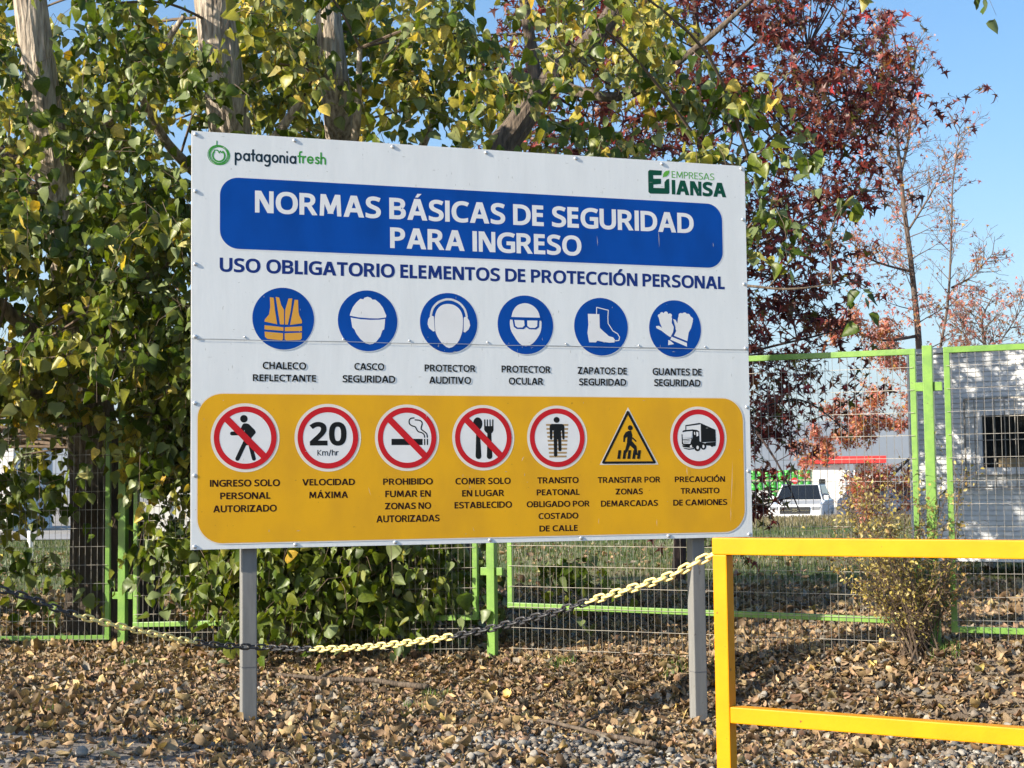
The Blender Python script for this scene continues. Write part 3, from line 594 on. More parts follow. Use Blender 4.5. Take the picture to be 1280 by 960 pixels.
CAP1 = [('CHALECO',0.415,0.674,1.048,1.092), ('REFLECTANTE',0.357,0.734,0.976,1.018), ('CASCO',0.966,1.151,1.051,1.094), ('SEGURIDAD',0.894,1.219,0.975,1.020), ('PROTECTOR',1.404,1.730,1.048,1.092), ('AUDITIVO',1.432,1.700,0.974,1.019), ('PROTECTOR',1.899,2.224,1.048,1.093), ('OCULAR',1.946,2.174,0.974,1.019), ('ZAPATOS DE',2.406,2.743,1.046,1.092), ('SEGURIDAD',2.414,2.737,0.974,1.020), ('GUANTES DE',2.922,3.271,1.046,1.093), ('SEGURIDAD',2.932,3.261,0.975,1.022)]
CAP2 = [('INGRESO SOLO',0.108,0.516,0.360,0.402), ('PERSONAL',0.167,0.459,0.287,0.328), ('AUTORIZADO',0.127,0.497,0.212,0.254), ('VELOCIDAD',0.648,0.966,0.362,0.402), ('MÁXIMA',0.690,0.924,0.286,0.327), ('PROHIBIDO',1.139,1.450,0.361,0.401), ('FUMAR EN',1.152,1.436,0.287,0.328), ('ZONAS NO',1.150,1.438,0.214,0.255), ('AUTORIZADAS',1.096,1.491,0.137,0.180), ('COMER SOLO',1.593,1.950,0.359,0.400), ('EN LUGAR',1.635,1.907,0.285,0.326), ('ESTABLECIDO',1.586,1.957,0.213,0.254), ('TRANSITO',2.126,2.401,0.360,0.400), ('PEATONAL',2.120,2.406,0.286,0.325), ('OBLIGADO POR',2.053,2.474,0.213,0.252), ('COSTADO',2.130,2.396,0.139,0.178), ('DE CALLE',2.135,2.390,0.062,0.101), ('TRANSITAR POR',2.531,2.963,0.359,0.398), ('ZONAS',2.651,2.839,0.285,0.324), ('DEMARCADAS',2.550,2.943,0.210,0.250), ('PRECAUCIÓN',3.064,3.422,0.359,0.397), ('TRANSITO',3.104,3.380,0.285,0.323), ('DE CAMIONES',3.050,3.435,0.209,0.249)]

class Pic:
    """one pictogram: drawings given in the scale of a unit disc"""
    def __init__(s, cx, cz, r, label, zoom):
        s.c = (cx, cz); s.r = r; s.z = zoom; s.label = label; s.o = None
    def p(s, q):      # drawing pixels -> board metres
        zx, zz, rx, rz = s.z; return (s.c[0] + (q[0] - zx) / rx * s.r, s.c[1] - (q[1] - zz) / rz * s.r)
    def poly(s, pts): return ([s.p(q) for q in pts], [])
    def line(s, pts, w): return strokes([s.p(q) for q in pts], w / s.z[3] * s.r)
    def dot(s, x, y, r, rz=None): return (circ(*s.p((x, y)), r / s.z[2] * s.r, 24, (rz or r) / s.z[3] * s.r), [])
def smoothline(P, n=5):
    out = []
    for i in range(len(P) - 1):
        p0 = P[max(i - 1, 0)]; p1 = P[i]; p2 = P[i + 1]; p3 = P[min(i + 2, len(P) - 1)]
        for k in range(n):
            t = k / n; out.append(tuple(.5 * ((2 * p1[j]) + (-p0[j] + p2[j]) * t + (2 * p0[j] - 5 * p1[j] + 4 * p2[j] - p3[j]) * t * t + (-p0[j] + 3 * p1[j] - 3 * p2[j] + p3[j]) * t ** 3) for j in (0, 1)))
    out.append(P[-1]); return out
def smoothloop(P, n=4):
    m = len(P); out = []
    for i in range(m):
        p0, p1, p2, p3 = P[i - 1], P[i], P[(i + 1) % m], P[(i + 2) % m]
        for k in range(n):
            t = k / n; out.append(tuple(.5 * ((2 * p1[j]) + (-p0[j] + p2[j]) * t + (2 * p0[j] - 5 * p1[j] + 4 * p2[j] - p3[j]) * t * t + (-p0[j] + 3 * p1[j] - 3 * p2[j] + p3[j]) * t ** 3) for j in (0, 1)))
    return out
def blue_pic(cx, label, zoom):
    P = Pic(cx, 1.349, .184, label, zoom)
    P.o = flat('pictogram', [(circ(cx, 1.349, .1885, 64), [])], M['white_print'], sign, E1, label)
    flat('disc', [(circ(cx, 1.349, .184, 64), [])], M['blue_print'], P.o, E2); return P
def red_pic(cx, label, zoom, slash):
    r = .201; P = Pic(cx, .645, r, label, zoom)
    P.o = flat('pictogram', [(circ(cx, .645, r, 64), [])], M['warm_print'], sign, E3, label)
    flat('disc', [(circ(cx, .645, r * .76, 64), [])], M['white_print'], P.o, E4)
    flat('ring', [(circ(cx, .645, r * .912, 64), [circ(cx, .645, r * .752, 64)[::-1]])], M['red_print'], P.o, E5)
    if slash:
        a = r * .575; w = r * .098; d = .7071
        flat('slash', [([(cx - a - w * d, .645 + a - w * d), (cx + a - w * d, .645 - a - w * d), (cx + a + w * d, .645 - a + w * d), (cx - a + w * d, .645 + a + w * d)], [])], M['red_print'], P.o, E5 - .0005)
    return P
# row 1 -------------------------------------------------------------
p = blue_pic(.538, 'blue disc with an orange reflective vest', (255, 233, 153, 155))
flat('vest', [p.poly(q) for q in ([(188, 127), (207, 130), (213, 190), (224, 262), (162, 250), (163, 240), (184, 214), (190, 175)], [(217, 125), (234, 128), (244, 165), (258, 190), (258, 262), (238, 262)], [(280, 132), (299, 130), (292, 190), (277, 262), (263, 262), (264, 190)], [(311, 137), (328, 137), (330, 195), (334, 215), (347, 240), (347, 254), (288, 264), (300, 200)],
    [(162, 268), (255, 276), (255, 294), (162, 289)], [(262, 276), (347, 269), (347, 293), (262, 296)], [(162, 300), (253, 306), (253, 335), (246, 342), (176, 336), (164, 326)], [(261, 306), (347, 301), (346, 330), (338, 338), (270, 342), (261, 336)])], M['vest_print'], p.o, E3)
p = blue_pic(1.050, 'blue disc with a white head in a hard hat', (676, 245, 147, 152))
flat('helmet', [p.poly([(589, 214), (596, 195), (603, 178), (620, 155), (640, 136), (655, 138), (660, 130), (676, 125), (693, 130), (698, 138), (714, 138), (735, 155), (752, 178), (760, 198), (768, 216), (766, 226), (725, 232), (680, 232), (630, 229), (588, 222)])], M['white_print'], p.o, E3)
flat('face', [p.poly([(592, 231), (640, 238), (690, 240), (735, 238), (762, 233), (760, 262), (757, 286), (748, 292), (738, 322), (718, 348), (700, 360), (684, 363), (664, 357), (640, 338), (620, 312), (610, 290), (600, 280)])], M['white_print'], p.o, E3)
p = blue_pic(1.560, 'blue disc with a white head in ear muffs', (1081, 255, 141, 150))
flat('face', [p.poly(smoothloop([(1013, 225), (1026, 188), (1050, 166), (1081, 160), (1112, 167), (1138, 190), (1150, 225), (1150, 270), (1144, 308), (1122, 355), (1082, 381), (1044, 355), (1018, 310), (1013, 270)], 3))], M['white_print'], p.o, E3)
flat('ear_muffs', p.line(smoothline([(993, 222), (1003, 185), (1028, 155), (1060, 140), (1081, 137), (1104, 140), (1136, 156), (1160, 186), (1170, 222)], 4), 11)
     + [p.poly(q) for q in ([(1003, 222), (1008, 226), (1012, 298), (1004, 300), (984, 284), (977, 264), (980, 240), (990, 224)], [(1160, 222), (1155, 228), (1153, 298), (1160, 302), (1178, 286), (1186, 266), (1182, 242), (1172, 226)])], M['white_print'], p.o, E3 - .0003)
p = blue_pic(2.060, 'blue disc with a white head in safety goggles', (224, 228, 137, 149))
flat('face', [p.poly(smoothloop([(155, 190), (164, 158), (186, 130), (224, 118), (262, 130), (287, 158), (296, 190), (303, 212), (300, 255), (285, 288), (258, 322), (224, 336), (192, 322), (163, 280), (150, 250), (147, 212)], 3))], M['white_print'], p.o, E3)
flat('goggles', [p.poly([(150, 190), (303, 190), (305, 203), (292, 206), (290, 238), (276, 250), (242, 250), (226, 239), (214, 250), (180, 250), (166, 240), (160, 204), (148, 203)])], M['blue_print'], p.o, E4)
flat('lens', [p.poly([(169, 205), (217, 206), (219, 232), (208, 242), (184, 243), (173, 234)]), p.poly([(232, 206), (283, 205), (281, 234), (270, 243), (244, 243), (233, 234)])], M['white_print'], p.o, E5)
p = blue_pic(2.570, 'blue disc with white safety boots', (603, 235, 133, 145))
flat('boot', [p.poly([(538, 172), (595, 172), (596, 240), (612, 256), (626, 268), (640, 281), (662, 287), (670, 298), (668, 312), (640, 314), (582, 306), (576, 314), (543, 314), (540, 300), (535, 268), (540, 225)])], M['white_print'], p.o, E3)
flat('boot_outline', p.line([(581, 172), (582, 138), (640, 151), (637, 185), (638, 218), (652, 240), (660, 254), (684, 268), (694, 285), (690, 302), (672, 304)], 4.5), M['white_print'], p.o, E3)
p = blue_pic(3.087, 'blue disc with a pair of white gloves', (973, 244, 129, 143))
flat('glove', [p.poly([(964, 196), (976, 200), (984, 218), (988, 190), (994, 172), (1006, 166), (1024, 164), (1044, 172), (1058, 186), (1062, 204), (1052, 240), (1040, 262), (1032, 306), (966, 280), (978, 256), (966, 222)]), p.dot(1002, 176, 11), p.dot(1021, 172, 11), p.dot(1038, 178, 11), p.dot(1052, 194, 11),
     p.poly([(955, 283), (1030, 312), (1030, 334), (948, 300)])], M['white_print'], p.o, E3)
flat('glove', [p.poly([(892, 190), (905, 170), (930, 166), (950, 176), (958, 192), (956, 215), (966, 236), (962, 262), (948, 288), (930, 276), (904, 256), (880, 244), (878, 234), (892, 232), (908, 242), (898, 218)]), p.dot(897, 182, 9), p.dot(908, 172, 9), p.dot(928, 169, 10), p.dot(948, 178, 10), p.poly([(938, 302), (948, 306), (966, 322), (936, 328)])], M['white_print'], p.o, E3)
flat('cuff_line', p.line([(958, 284), (1030, 312)], 5) + p.line([(962, 200), (972, 240), (960, 276)], 4), M['blue_print'], p.o, E4)
# row 2 -------------------------------------------------------------
p = red_pic(.313, 'red prohibition disc with a walking man', (655, 500, 455, 455), True)
cap = lambda a, b_, w: strokes([p.p(a), p.p(b_)], w / p.z[3] * p.r)
flat('walking_man', [p.dot(635, 250, 50), p.poly([(590, 385), (618, 325), (635, 311), (668, 310), (700, 320), (778, 396), (792, 425), (788, 440), (735, 502), (745, 590), (690, 600), (620, 600), (640, 500)])] + cap((478, 445), (600, 440), 52) + cap((660, 545), (550, 778), 56) + cap((715, 570), (767, 778), 52), M['black_print'], p.o, E4 - .0003)
p = red_pic(.804, 'red ring with the speed limit 20 Km/hr', (838, 273, 198, 203), False)
text('20', .692, .916, .599, .737, M['black_print'], p.o, E5, .25); text('Km/hr', .739, .867, .5395, .5725, M['black_print'], p.o, E5, .17)
p = red_pic(1.291, 'red prohibition disc with a smoking cigarette', (463, 500, 421, 440), True)
flat('cigarette', [p.poly([(256, 515), (664, 515), (664, 597), (256, 597)]), p.poly([(683, 515), (700, 515), (700, 597), (683, 597)]), p.poly([(719, 515), (736, 515), (736, 597), (719, 597)])], M['black_print'], p.o, E4 - .0003)
flat('smoke', p.line(smoothline([(690, 494), (686, 462), (655, 434), (610, 420), (585, 388), (568, 356), (520, 340), (492, 312), (490, 270), (512, 244), (553, 238)], 3), 16) + p.line(smoothline([(726, 494), (718, 448), (682, 415), (646, 385), (652, 345), (660, 305), (634, 272), (568, 264)], 3), 16), M['black_print'], p.o, E4 - .0003)
p = red_pic(1.776, 'red prohibition disc with a spoon and fork', (470, 505, 415, 435), True)
flat('spoon', [p.dot(395, 318, 62, 84), p.poly([(374, 390), (420, 390), (440, 750), (362, 750)]), p.dot(401, 750, 38)], M['black_print'], p.o, E4 - .0003)
flat('fork', [p.poly(q) for q in ([(480, 262), (498, 262), (500, 362), (480, 362)], [(516, 262), (531, 262), (532, 362), (515, 362)], [(552, 262), (567, 262), (569, 362), (553, 362)], [(588, 262), (605, 262), (605, 362), (587, 362)], [(480, 350), (605, 350), (605, 405), (592, 432), (576, 448), (577, 520), (586, 752), (512, 752), (520, 520), (521, 448), (495, 425), (480, 400)])] + [p.dot(549, 752, 37)], M['black_print'], p.o, E4 - .0003)
p = red_pic(2.262, 'red ring with a standing pedestrian on a striped path', (310, 358, 282, 303), False)
flat('crossing_stripes', [p.poly([(205 + k * 3.4, y0), (415 - k * 2.6, y0), (414 - k * 2.6, y0 + 17), (206 + k * 3.4, y0 + 17)]) for k, y0 in enumerate((229, 267, 304, 341, 378, 415, 453, 491, 526))], M['tan_print'], p.o, E4 - .0003)
flat('pedestrian', [p.dot(305, 190, 28), p.poly([(258, 228), (356, 228), (372, 238), (377, 255), (377, 366), (368, 377), (357, 370), (352, 290), (345, 290), (347, 478), (335, 487), (318, 480), (316, 375), (308, 375), (307, 528), (292, 538), (276, 528), (274, 290), (265, 290), (261, 370), (250, 378), (240, 368), (238, 256), (244, 238)])], M['black_print'], p.o, E5)
p = red_pic(3.239, 'red ring with a box truck', (460, 515, 375, 415), False)
flat('truck', [p.poly([(490, 320), (686, 408), (690, 566), (490, 578)]), p.poly([(285, 348), (470, 318), (492, 322), (492, 336), (296, 362), (296, 412), (285, 412)]), p.poly([(246, 428), (262, 415), (380, 404), (382, 424), (300, 432), (246, 442)]), p.poly([(380, 404), (440, 412), (468, 430), (470, 560), (490, 575), (548, 590), (560, 580), (690, 570), (682, 610), (620, 622), (545, 618), (470, 660), (405, 660), (355, 600), (372, 540), (380, 500)]),
     p.poly([(232, 470), (244, 470), (246, 540), (360, 524), (372, 512), (372, 600), (350, 612), (250, 612), (236, 600)]), p.poly([(236, 618), (350, 606), (405, 640), (395, 666), (330, 676), (262, 660)]), p.dot(440, 645, 42, 50), p.dot(520, 630, 38, 46), p.dot(636, 612, 24, 26), p.dot(666, 606, 20, 24)], M['black_print'], p.o, E5)
flat('truck_detail', [p.poly([(250, 446), (374, 430), (366, 508), (248, 518)]), p.poly([(246, 552), (362, 532), (346, 596), (256, 594)]), p.poly([(398, 440), (410, 436), (416, 470), (402, 480)]), p.poly([(428, 436), (456, 442), (456, 488), (430, 500)]), p.dot(443, 645, 17, 24), p.dot(520, 632, 14, 22), p.dot(354, 630, 15, 15), p.poly([(250, 640), (330, 650), (385, 645), (385, 652), (330, 660), (250, 648)]), p.poly([(476, 338), (489, 336), (489, 560), (478, 560)])], M['white_print'], p.o, E5 - .0005)
flat('grille_line', p.line([(262, 560), (345, 548)], 6) + p.line([(264, 577), (340, 571)], 5), M['black_print'], p.o, E5 - .0009)
# warning triangle
T_ = lambda q: (2.746 + (q[0] - 978) / 555 * .403, .475 + (610 - q[1]) / 540 * .361)
tri = flat('pictogram', [([T_(q) for q in ((978, 66), (1262, 612), (702, 612))], [])], M['warm_print'], sign, E3, 'white edged warning triangle with a pedestrian on a crossing')
flat('triangle_border', [([T_(q) for q in ((976, 98), (986, 106), (1236, 590), (1228, 602), (732, 602), (722, 590), (966, 106))], [[T_(q) for q in ((976, 138), (750, 580), (1206, 580))]])], M['black_print'], tri, E5)
flat('triangle_fill', [([T_(q) for q in ((976, 130), (742, 584), (1214, 584))], [])], M['yellow_print'], tri, E4)
tz = lambda a: ([T_(q) for q in a], [])
flat('walking_man', [(circ(*T_((995, 262)), .0168, 20), []), tz([(952, 302), (978, 290), (1004, 290), (1014, 330), (1010, 388), (1052, 436), (1062, 520), (1038, 520), (1026, 462), (984, 424), (962, 400), (966, 345), (946, 362), (942, 396), (926, 396), (930, 338)]), tz([(962, 402), (992, 428), (968, 482), (942, 520), (922, 508), (944, 470)])] + strokes([T_((1018, 360)), T_((1046, 388))], .0095)
     + [], M['black_print'], tri, E5)
flat('crossing_bars', [tz([(x, 474), (x + 26, 474), (x + 14, 556), (x - 14, 556)]) for x in (880, 930, 975, 1022, 1068)], M['black_print'], tri, E5 - .0003)
# captions ------------------------------------------------------------
def captions(rows, groups, m, y, parent):
    for r_ in rows: text(r_[0], r_[1], r_[2], r_[3] + .001, r_[4] - .001, m, parent, y, .215, 'caption_word')
captions(CAP1, (2, 2, 2, 2, 2, 2), M['black_print'], E1, sign)
captions(CAP2, (3, 2, 4, 3, 5, 3, 3), M['maroon_print'], E3, panel)
# logos ---------------------------------------------------------------
rsw = random.Random(3); sw = []
for k in range(7):
    ox, oz, r_ = rsw.uniform(-.006, .006), rsw.uniform(-.006, .006), rsw.uniform(.050, .064); sw += strokes([(.159 + ox + r_ * math.cos(a * .3), 2.304 + oz + r_ * .95 * math.sin(a * .3)) for a in range(22)], .0034)
sw += strokes([(.157 + .035 * math.cos(R(a)), 2.302 + .035 * math.sin(R(a))) for a in range(140, 420, 14)], .010) + strokes([(.130, 2.333), (.150, 2.334), (.160, 2.318), (.166, 2.330), (.174, 2.320), (.180, 2.328)], .006) + strokes([(.146, 2.388), (.145, 2.370), (.152, 2.355)], .006)
flat('swirl_emblem', sw, M['green_logo'], sign, E1, 'round green scribble emblem')
def rounded_word(word, u0, u1, zb, xh):
    """geometric sans lettering built from rings and stems; zb baseline, xh x height"""
    w = xh * .25; r = xh / 2 - w / 2; out = []; pen = 0
    def ring(cx, a0=0, a1=360, n=20): return [(cx + r * math.cos(R(a0 + (a1 - a0) * k / n)), xh / 2 + r * math.sin(R(a0 + (a1 - a0) * k / n))) for k in range(n + 1)]
    adv = {'p': 1.16, 'a': 1.16, 't': .62, 'g': 1.16, 'o': 1.1, 'n': 1.0, 'i': .45, 'f': .62, 'r': .68, 'e': 1.1, 's': .82, 'h': 1.0}
    for ch in word:
        x = pen * xh; st = []; A = adv[ch] * xh; L_ = x + w / 2 + .04 * xh; Rr = L_ + 2 * r
        if ch in 'pago': st.append(ring(L_ + r))
        if ch == 'p': st.append([(L_ - .01 * xh, xh - w / 2), (L_ - .01 * xh, -.42 * xh)])
        if ch == 'a': st.append([(Rr + .01 * xh, xh - w / 2), (Rr + .01 * xh, w / 2)])
        if ch == 'g': st.append([(Rr + .01 * xh, xh - w / 2), (Rr + .01 * xh, -.1 * xh), (Rr - .15 * xh, -.33 * xh), (L_ + .3 * xh, -.38 * xh), (L_ + .12 * xh, -.3 * xh)])
        if ch == 't': st += [[(L_ + .15 * xh, 1.35 * xh), (L_ + .15 * xh, w / 2)], [(L_ - .06 * xh, xh - w / 2), (L_ + .38 * xh, xh - w / 2)]]
        if ch == 'i': st += [[(L_, xh - w / 2), (L_, w / 2)], [(L_, 1.36 * xh), (L_, 1.37 * xh)]]
        if ch in 'nh':
            st += [[(L_, (1.55 if ch == 'h' else 1) * xh - w / 2), (L_, w / 2)], [(L_, .6 * xh)] + [(L_ + .3 * xh - .3 * xh * math.cos(R(k * 22.5)), .58 * xh + .3 * xh * math.sin(R(k * 22.5))) for k in range(9)] + [(L_ + .6 * xh, w / 2)]]
        if ch == 'f': st += [[(L_ + .15 * xh, w / 2), (L_ + .15 * xh, 1.2 * xh), (L_ + .24 * xh, 1.38 * xh), (L_ + .42 * xh, 1.42 * xh)], [(L_ - .06 * xh, xh - w / 2), (L_ + .38 * xh, xh - w / 2)]]
        if ch == 'r': st += [[(L_, xh - w / 2), (L_, w / 2)], [(L_, .55 * xh), (L_ + .12 * xh, .8 * xh), (L_ + .36 * xh, .87 * xh)]]
        if ch == 'e': st += [ring(L_ + r, 0, 318), [(L_, xh / 2), (Rr, xh / 2)]]
        if ch == 's': st.append([(L_ + .5 * xh, .8 * xh), (L_ + .32 * xh, .88 * xh), (L_ + .1 * xh, .82 * xh), (L_ + .08 * xh, .66 * xh), (L_ + .28 * xh, .53 * xh), (L_ + .48 * xh, .42 * xh), (L_ + .5 * xh, .22 * xh), (L_ + .3 * xh, .12 * xh), (L_ + .04 * xh, .2 * xh)])
        out.append(st); pen += adv[ch]
    k = (u1 - u0) / (pen * xh)
    pol = []
    for st in out:
        for l in st: pol += strokes([(u0 + q[0] * k, zb + q[1]) for q in l], w * .85)
    return pol
flat('logo_lettering', rounded_word('patagonia', .249, .622, 2.277, .052), M['ink_logo'], sign, E1, 'dark logo word patagonia')
flat('logo_lettering', rounded_word('fresh', .624, .803, 2.283, .050), M['green_logo'], sign, E1, 'green logo word fresh')
G_ = lambda q: (2.915 + (q[0] - 105) / 280 * .149, 2.376 - .158 * (q[1] - 88) / 322 + .00003 * (q[0] - 105))
gq = lambda a: ([G_(q) for q in a], [])
em = flat('square_emblem', [gq(a) for a in ([(105, 110), (125, 88), (290, 98), (282, 160), (105, 160)], [(105, 150), (172, 150), (172, 340), (105, 340)], [(160, 205), (276, 207), (274, 275), (160, 285)], [(105, 325), (322, 333), (385, 330), (385, 395), (370, 410), (130, 404), (105, 384)], [(320, 255), (350, 215), (385, 207), (385, 345), (320, 345)])], M['teal_logo'], sign, E1, 'dark green square emblem with a leaf')
flat('leaf', [gq([(298, 192), (306, 150), (318, 122), (345, 102), (392, 96), (386, 130), (370, 158), (345, 176), (312, 184)])], M['lime_logo'], em, E2)
flat('logo_lettering', text_polys('EMPRESAS', 3.082, 3.389, 2.334, 2.378, .13), M['lime_logo'], sign, E1, 'thin green logo word EMPRESAS')
flat('logo_lettering', text_polys('IANSA', 3.081, 3.474, 2.225, 2.320, .27), M['teal_logo'], sign, E1, 'bold dark green logo word IANSA')
# bolts, joint, wear ---------------------------------------------------
bb = Buf(); n = 10; rings = []
for j, (rr, yy) in enumerate(((.0125, 0), (.0115, -.003), (.007, -.0052), (.0001, -.006))):
    rings += [(rr * math.cos(2 * math.pi * k / n), yy, rr * math.sin(2 * math.pi * k / n)) for k in range(n)]
bb.add(rings, [(j * n + k, j * n + (k + 1) % n, (j + 1) * n + (k + 1) % n, (j + 1) * n + k) for j in range(3) for k in range(n)])
bolt_me = bb.mesh('bolt', M['bolt'], smooth=True)
spots = [(x, z) for x in (.022, .608, 1.213, 1.813, 2.414, 3.016, 3.592) for z in (.018, 2.421)] + [(x, z) for x in (.022, 3.594) for z in (.427, .845, 1.232, 1.655, 2.084)] + [(x, 1.235) for x in (.31, .9, 1.31, 1.81, 2.33, 2.83, 3.30)]
for k, (x, z) in enumerate(spots):
    o = bpy.data.objects.new('bolt', bolt_me); COL.objects.link(o); o.parent = sign; o.location = (x, -.0022 if z > 1 else -.0004, z)
    if x not in (.022, 3.592, 3.594) and 1 < z < 1.3: o.scale = (.55, .5, .55)
pts = [(x, SEAM + .0015 * math.sin(x * 9) + .004 * (x / BW)) for x in np.linspace(.004, BW - .004, 60)]
flat('joint', [(([(a[0], a[1] - .0016 - .0012 * abs(math.sin(a[0] * 17))) for a in pts] + [(a[0], a[1] + .0012) for a in pts[::-1]]), [])], M['groove'], sign, -.0050)
sc_ = []; gr_ = []
for (x, z, dx, dz, w) in ((2.98, 1.99, .003, -.12, .004), (2.55, 1.93, .004, -.07, .003), (3.37, 1.92, .0, -.03, .004), (1.12, 2.10, 0, -.03, .003), (.72, 1.99, .004, -.02, .005), (1.06, .30, -.012, .05, .004), (2.02, .50, .02, .03, .006), (2.53, .10, .004, .04, .004), (2.93, .08, .003, .05, .004), (3.48, .50, -.02, -.30, .005), (3.46, .2, -.005, -.10, .004), (1.58, 1.17, .03, .003, .003), (3.15, .40, .0, .06, .006), (.18, .86, .01, .004, .005), (1.71, .07, -.01, .03, .003)):
    l = math.hypot(dx, dz); nx_, nz_ = -dz / l * w / 2, dx / l * w / 2
    sc_.append(([(x - nx_, z - nz_), (x + dx * .5 - nx_ * .6, z + dz * .5 - nz_ * .6), (x + dx, z + dz), (x + dx * .5 + nx_, z + dz * .5 + nz_)], []))
flat('scratch_marks', sc_, M['scratch'], sign, -.0053, 'pale scratches and runs in the print')['kind'] = 'stuff'
r2 = random.Random(5)
for k in range(150):
    x = r2.uniform(.03, BW - .03); z = r2.choice([r2.uniform(.95, 1.6), r2.uniform(2.2, 2.42), r2.uniform(1.15, 1.3), r2.uniform(.03, .9)]); l = r2.uniform(.004, .03); w = r2.uniform(.0008, .002)
    if r2.random() < .6: gr_.append(([(x, z), (x + w, z - l * .5), (x, z - l), (x - w, z - l * .5)], []))
    else: gr_.append(([(x, z), (x + l * .5, z - w), (x + l, z), (x + l * .5, z + w)], []))
flat('grime_marks', gr_, M['grime'], sign, -.0055, 'small grey scuffs and rain streaks')['kind'] = 'stuff'
# posts ---------------------------------------------------------------
for u in (.345, 3.245):
    wx, wy = BX + u * math.cos(YAW), BY + u * math.sin(YAW); g0 = gz(wx, wy) - BZ - .08
    b_ = Buf().box(u - .044, u + .044, .042, .130, g0, BH - .06)
    o = bpart(b_, 'post', M['galv'], bevel=.006)
    Buf().box(u - .0452, u + .0452, .0408, .1312, g0 + .42, g0 + .424).build('weld_line', M['frame_steel'], o)

# ------------------------------------------------------------------ yellow railings
RA = math.atan2(-.55, .835)
def railing(label, p0, ang, length):
    g = gz(p0[0], p0[1]); t = thing('yellow_railing', label, 'railing', (p0[0], p0[1], 0), ang, 'yellow square tube railings beside the sign')
    zt = 1.172; zl = .462; w = .068
    Buf().box(0, length, -w / 2, w / 2, zt - w - .004, zt).build('top_rail', M['rail_yellow'], t, bevel=.005)
    Buf().box(w + .001, length - w, -w / 2 + .001, w / 2 - .001, zl - w, zl).build('lower_rail', M['rail_yellow'], t, bevel=.005)
    for x in (.002, length - w + .001):
        gg = min(gz(p0[0] + x * math.cos(ang), p0[1] + x * math.sin(ang)), 0) - .15
        Buf().box(x, x + w - .003, -w / 2 + .0005, w / 2 - .0005, gg, zt - w - .0045).build('post', M['rail_yellow'], t, bevel=.005)
    return t
rp = at(894.5, 700, 6.72)
railing('yellow painted steel railing in front of the right sign post', (rp.x, rp.y), RA, 2.6)
railing('yellow painted steel railing at the far left end of the chain', (-3.22, 7.22), math.pi - R(9), 2.4)

# ------------------------------------------------------------------ chain
CP = [(-3.22, 7.18, 1.12), (-2.54, 7.74, .925), (-2.24, 8.08, .764), (-1.76, 8.64, .57), (-1.425, 8.985, .503), (-1.14, 8.72, .517), (-.76, 8.34, .565), (-.303, 7.88, .658), (.10, 7.48, .78), (.370, 7.21, .879), (.66, 6.92, .99), (.775, 6.80, 1.055), (.865, 6.735, 1.105)]
CP = [Vector(p_) for p_ in CP]; fine = []
for i in range(len(CP) - 1):
    p0 = CP[max(i - 1, 0)]; p1 = CP[i]; p2 = CP[i + 1]; p3 = CP[min(i + 2, len(CP) - 1)]
    if i == 4: p0 = p1
    if i == 3: p3 = p2
    for k in range(20):
        t = k / 20; fine.append(.5 * ((2 * p1) + (-p0 + p2) * t + (2 * p0 - 5 * p1 + 4 * p2 - p3) * t * t + (-p0 + 3 * p1 - 3 * p2 + p3) * t ** 3))
fine.append(CP[-1])
ch = thing('barrier_chain', 'yellow and black plastic chain sagging from the railing past the left sign post', 'chain', CP[4])
def link_mesh(m):
    pts = []; hl = .0195; rr = .0150
    for k in range(7): a = R(-90 + 180 * k / 6); pts.append((hl + rr * math.cos(a), rr * math.sin(a), 0))
    for k in range(7): a = R(90 + 180 * k / 6); pts.append((-hl + rr * math.cos(a), rr * math.sin(a), 0))
    return Buf().tube(pts, .0058, 6, closed=True).mesh('chain_link', m, smooth=True)
LM = {'y': link_mesh(M['chain_yellow']), 'd': link_mesh(M['chain_dark'])}
acc = 0; pitch = .0525; k = 0; last = fine[0]; nextd = pitch / 2
for i in range(1, len(fine)):
    seg = (fine[i] - fine[i - 1]); l = seg.length
    while acc + l >= nextd:
        p_ = fine[i - 1] + seg * ((nextd - acc) / l); d = seg.normalized()
        side = d.cross(Vector((0, 0, 1))).normalized(); upv = side.cross(d); ang = R(68) if k % 2 else R(-22); b1 = side * math.cos(ang) + upv * math.sin(ang); b2 = d.cross(b1)
        kind = 'y' if (-2.245 < p_.x < -1.765 or -1.14 < p_.x < -.303 or p_.x > .352) else 'd'
        o = bpy.data.objects.new('chain_link', LM[kind]); COL.objects.link(o); o.parent = ch
        q_ = p_ - CP[4]; o.matrix_basis = Matrix(((d.x, b1.x, b2.x, q_.x), (d.y, b1.y, b2.y, q_.y), (d.z, b1.z, b2.z, q_.z), (0, 0, 0, 1)))
        nextd += pitch; k += 1
    acc += l
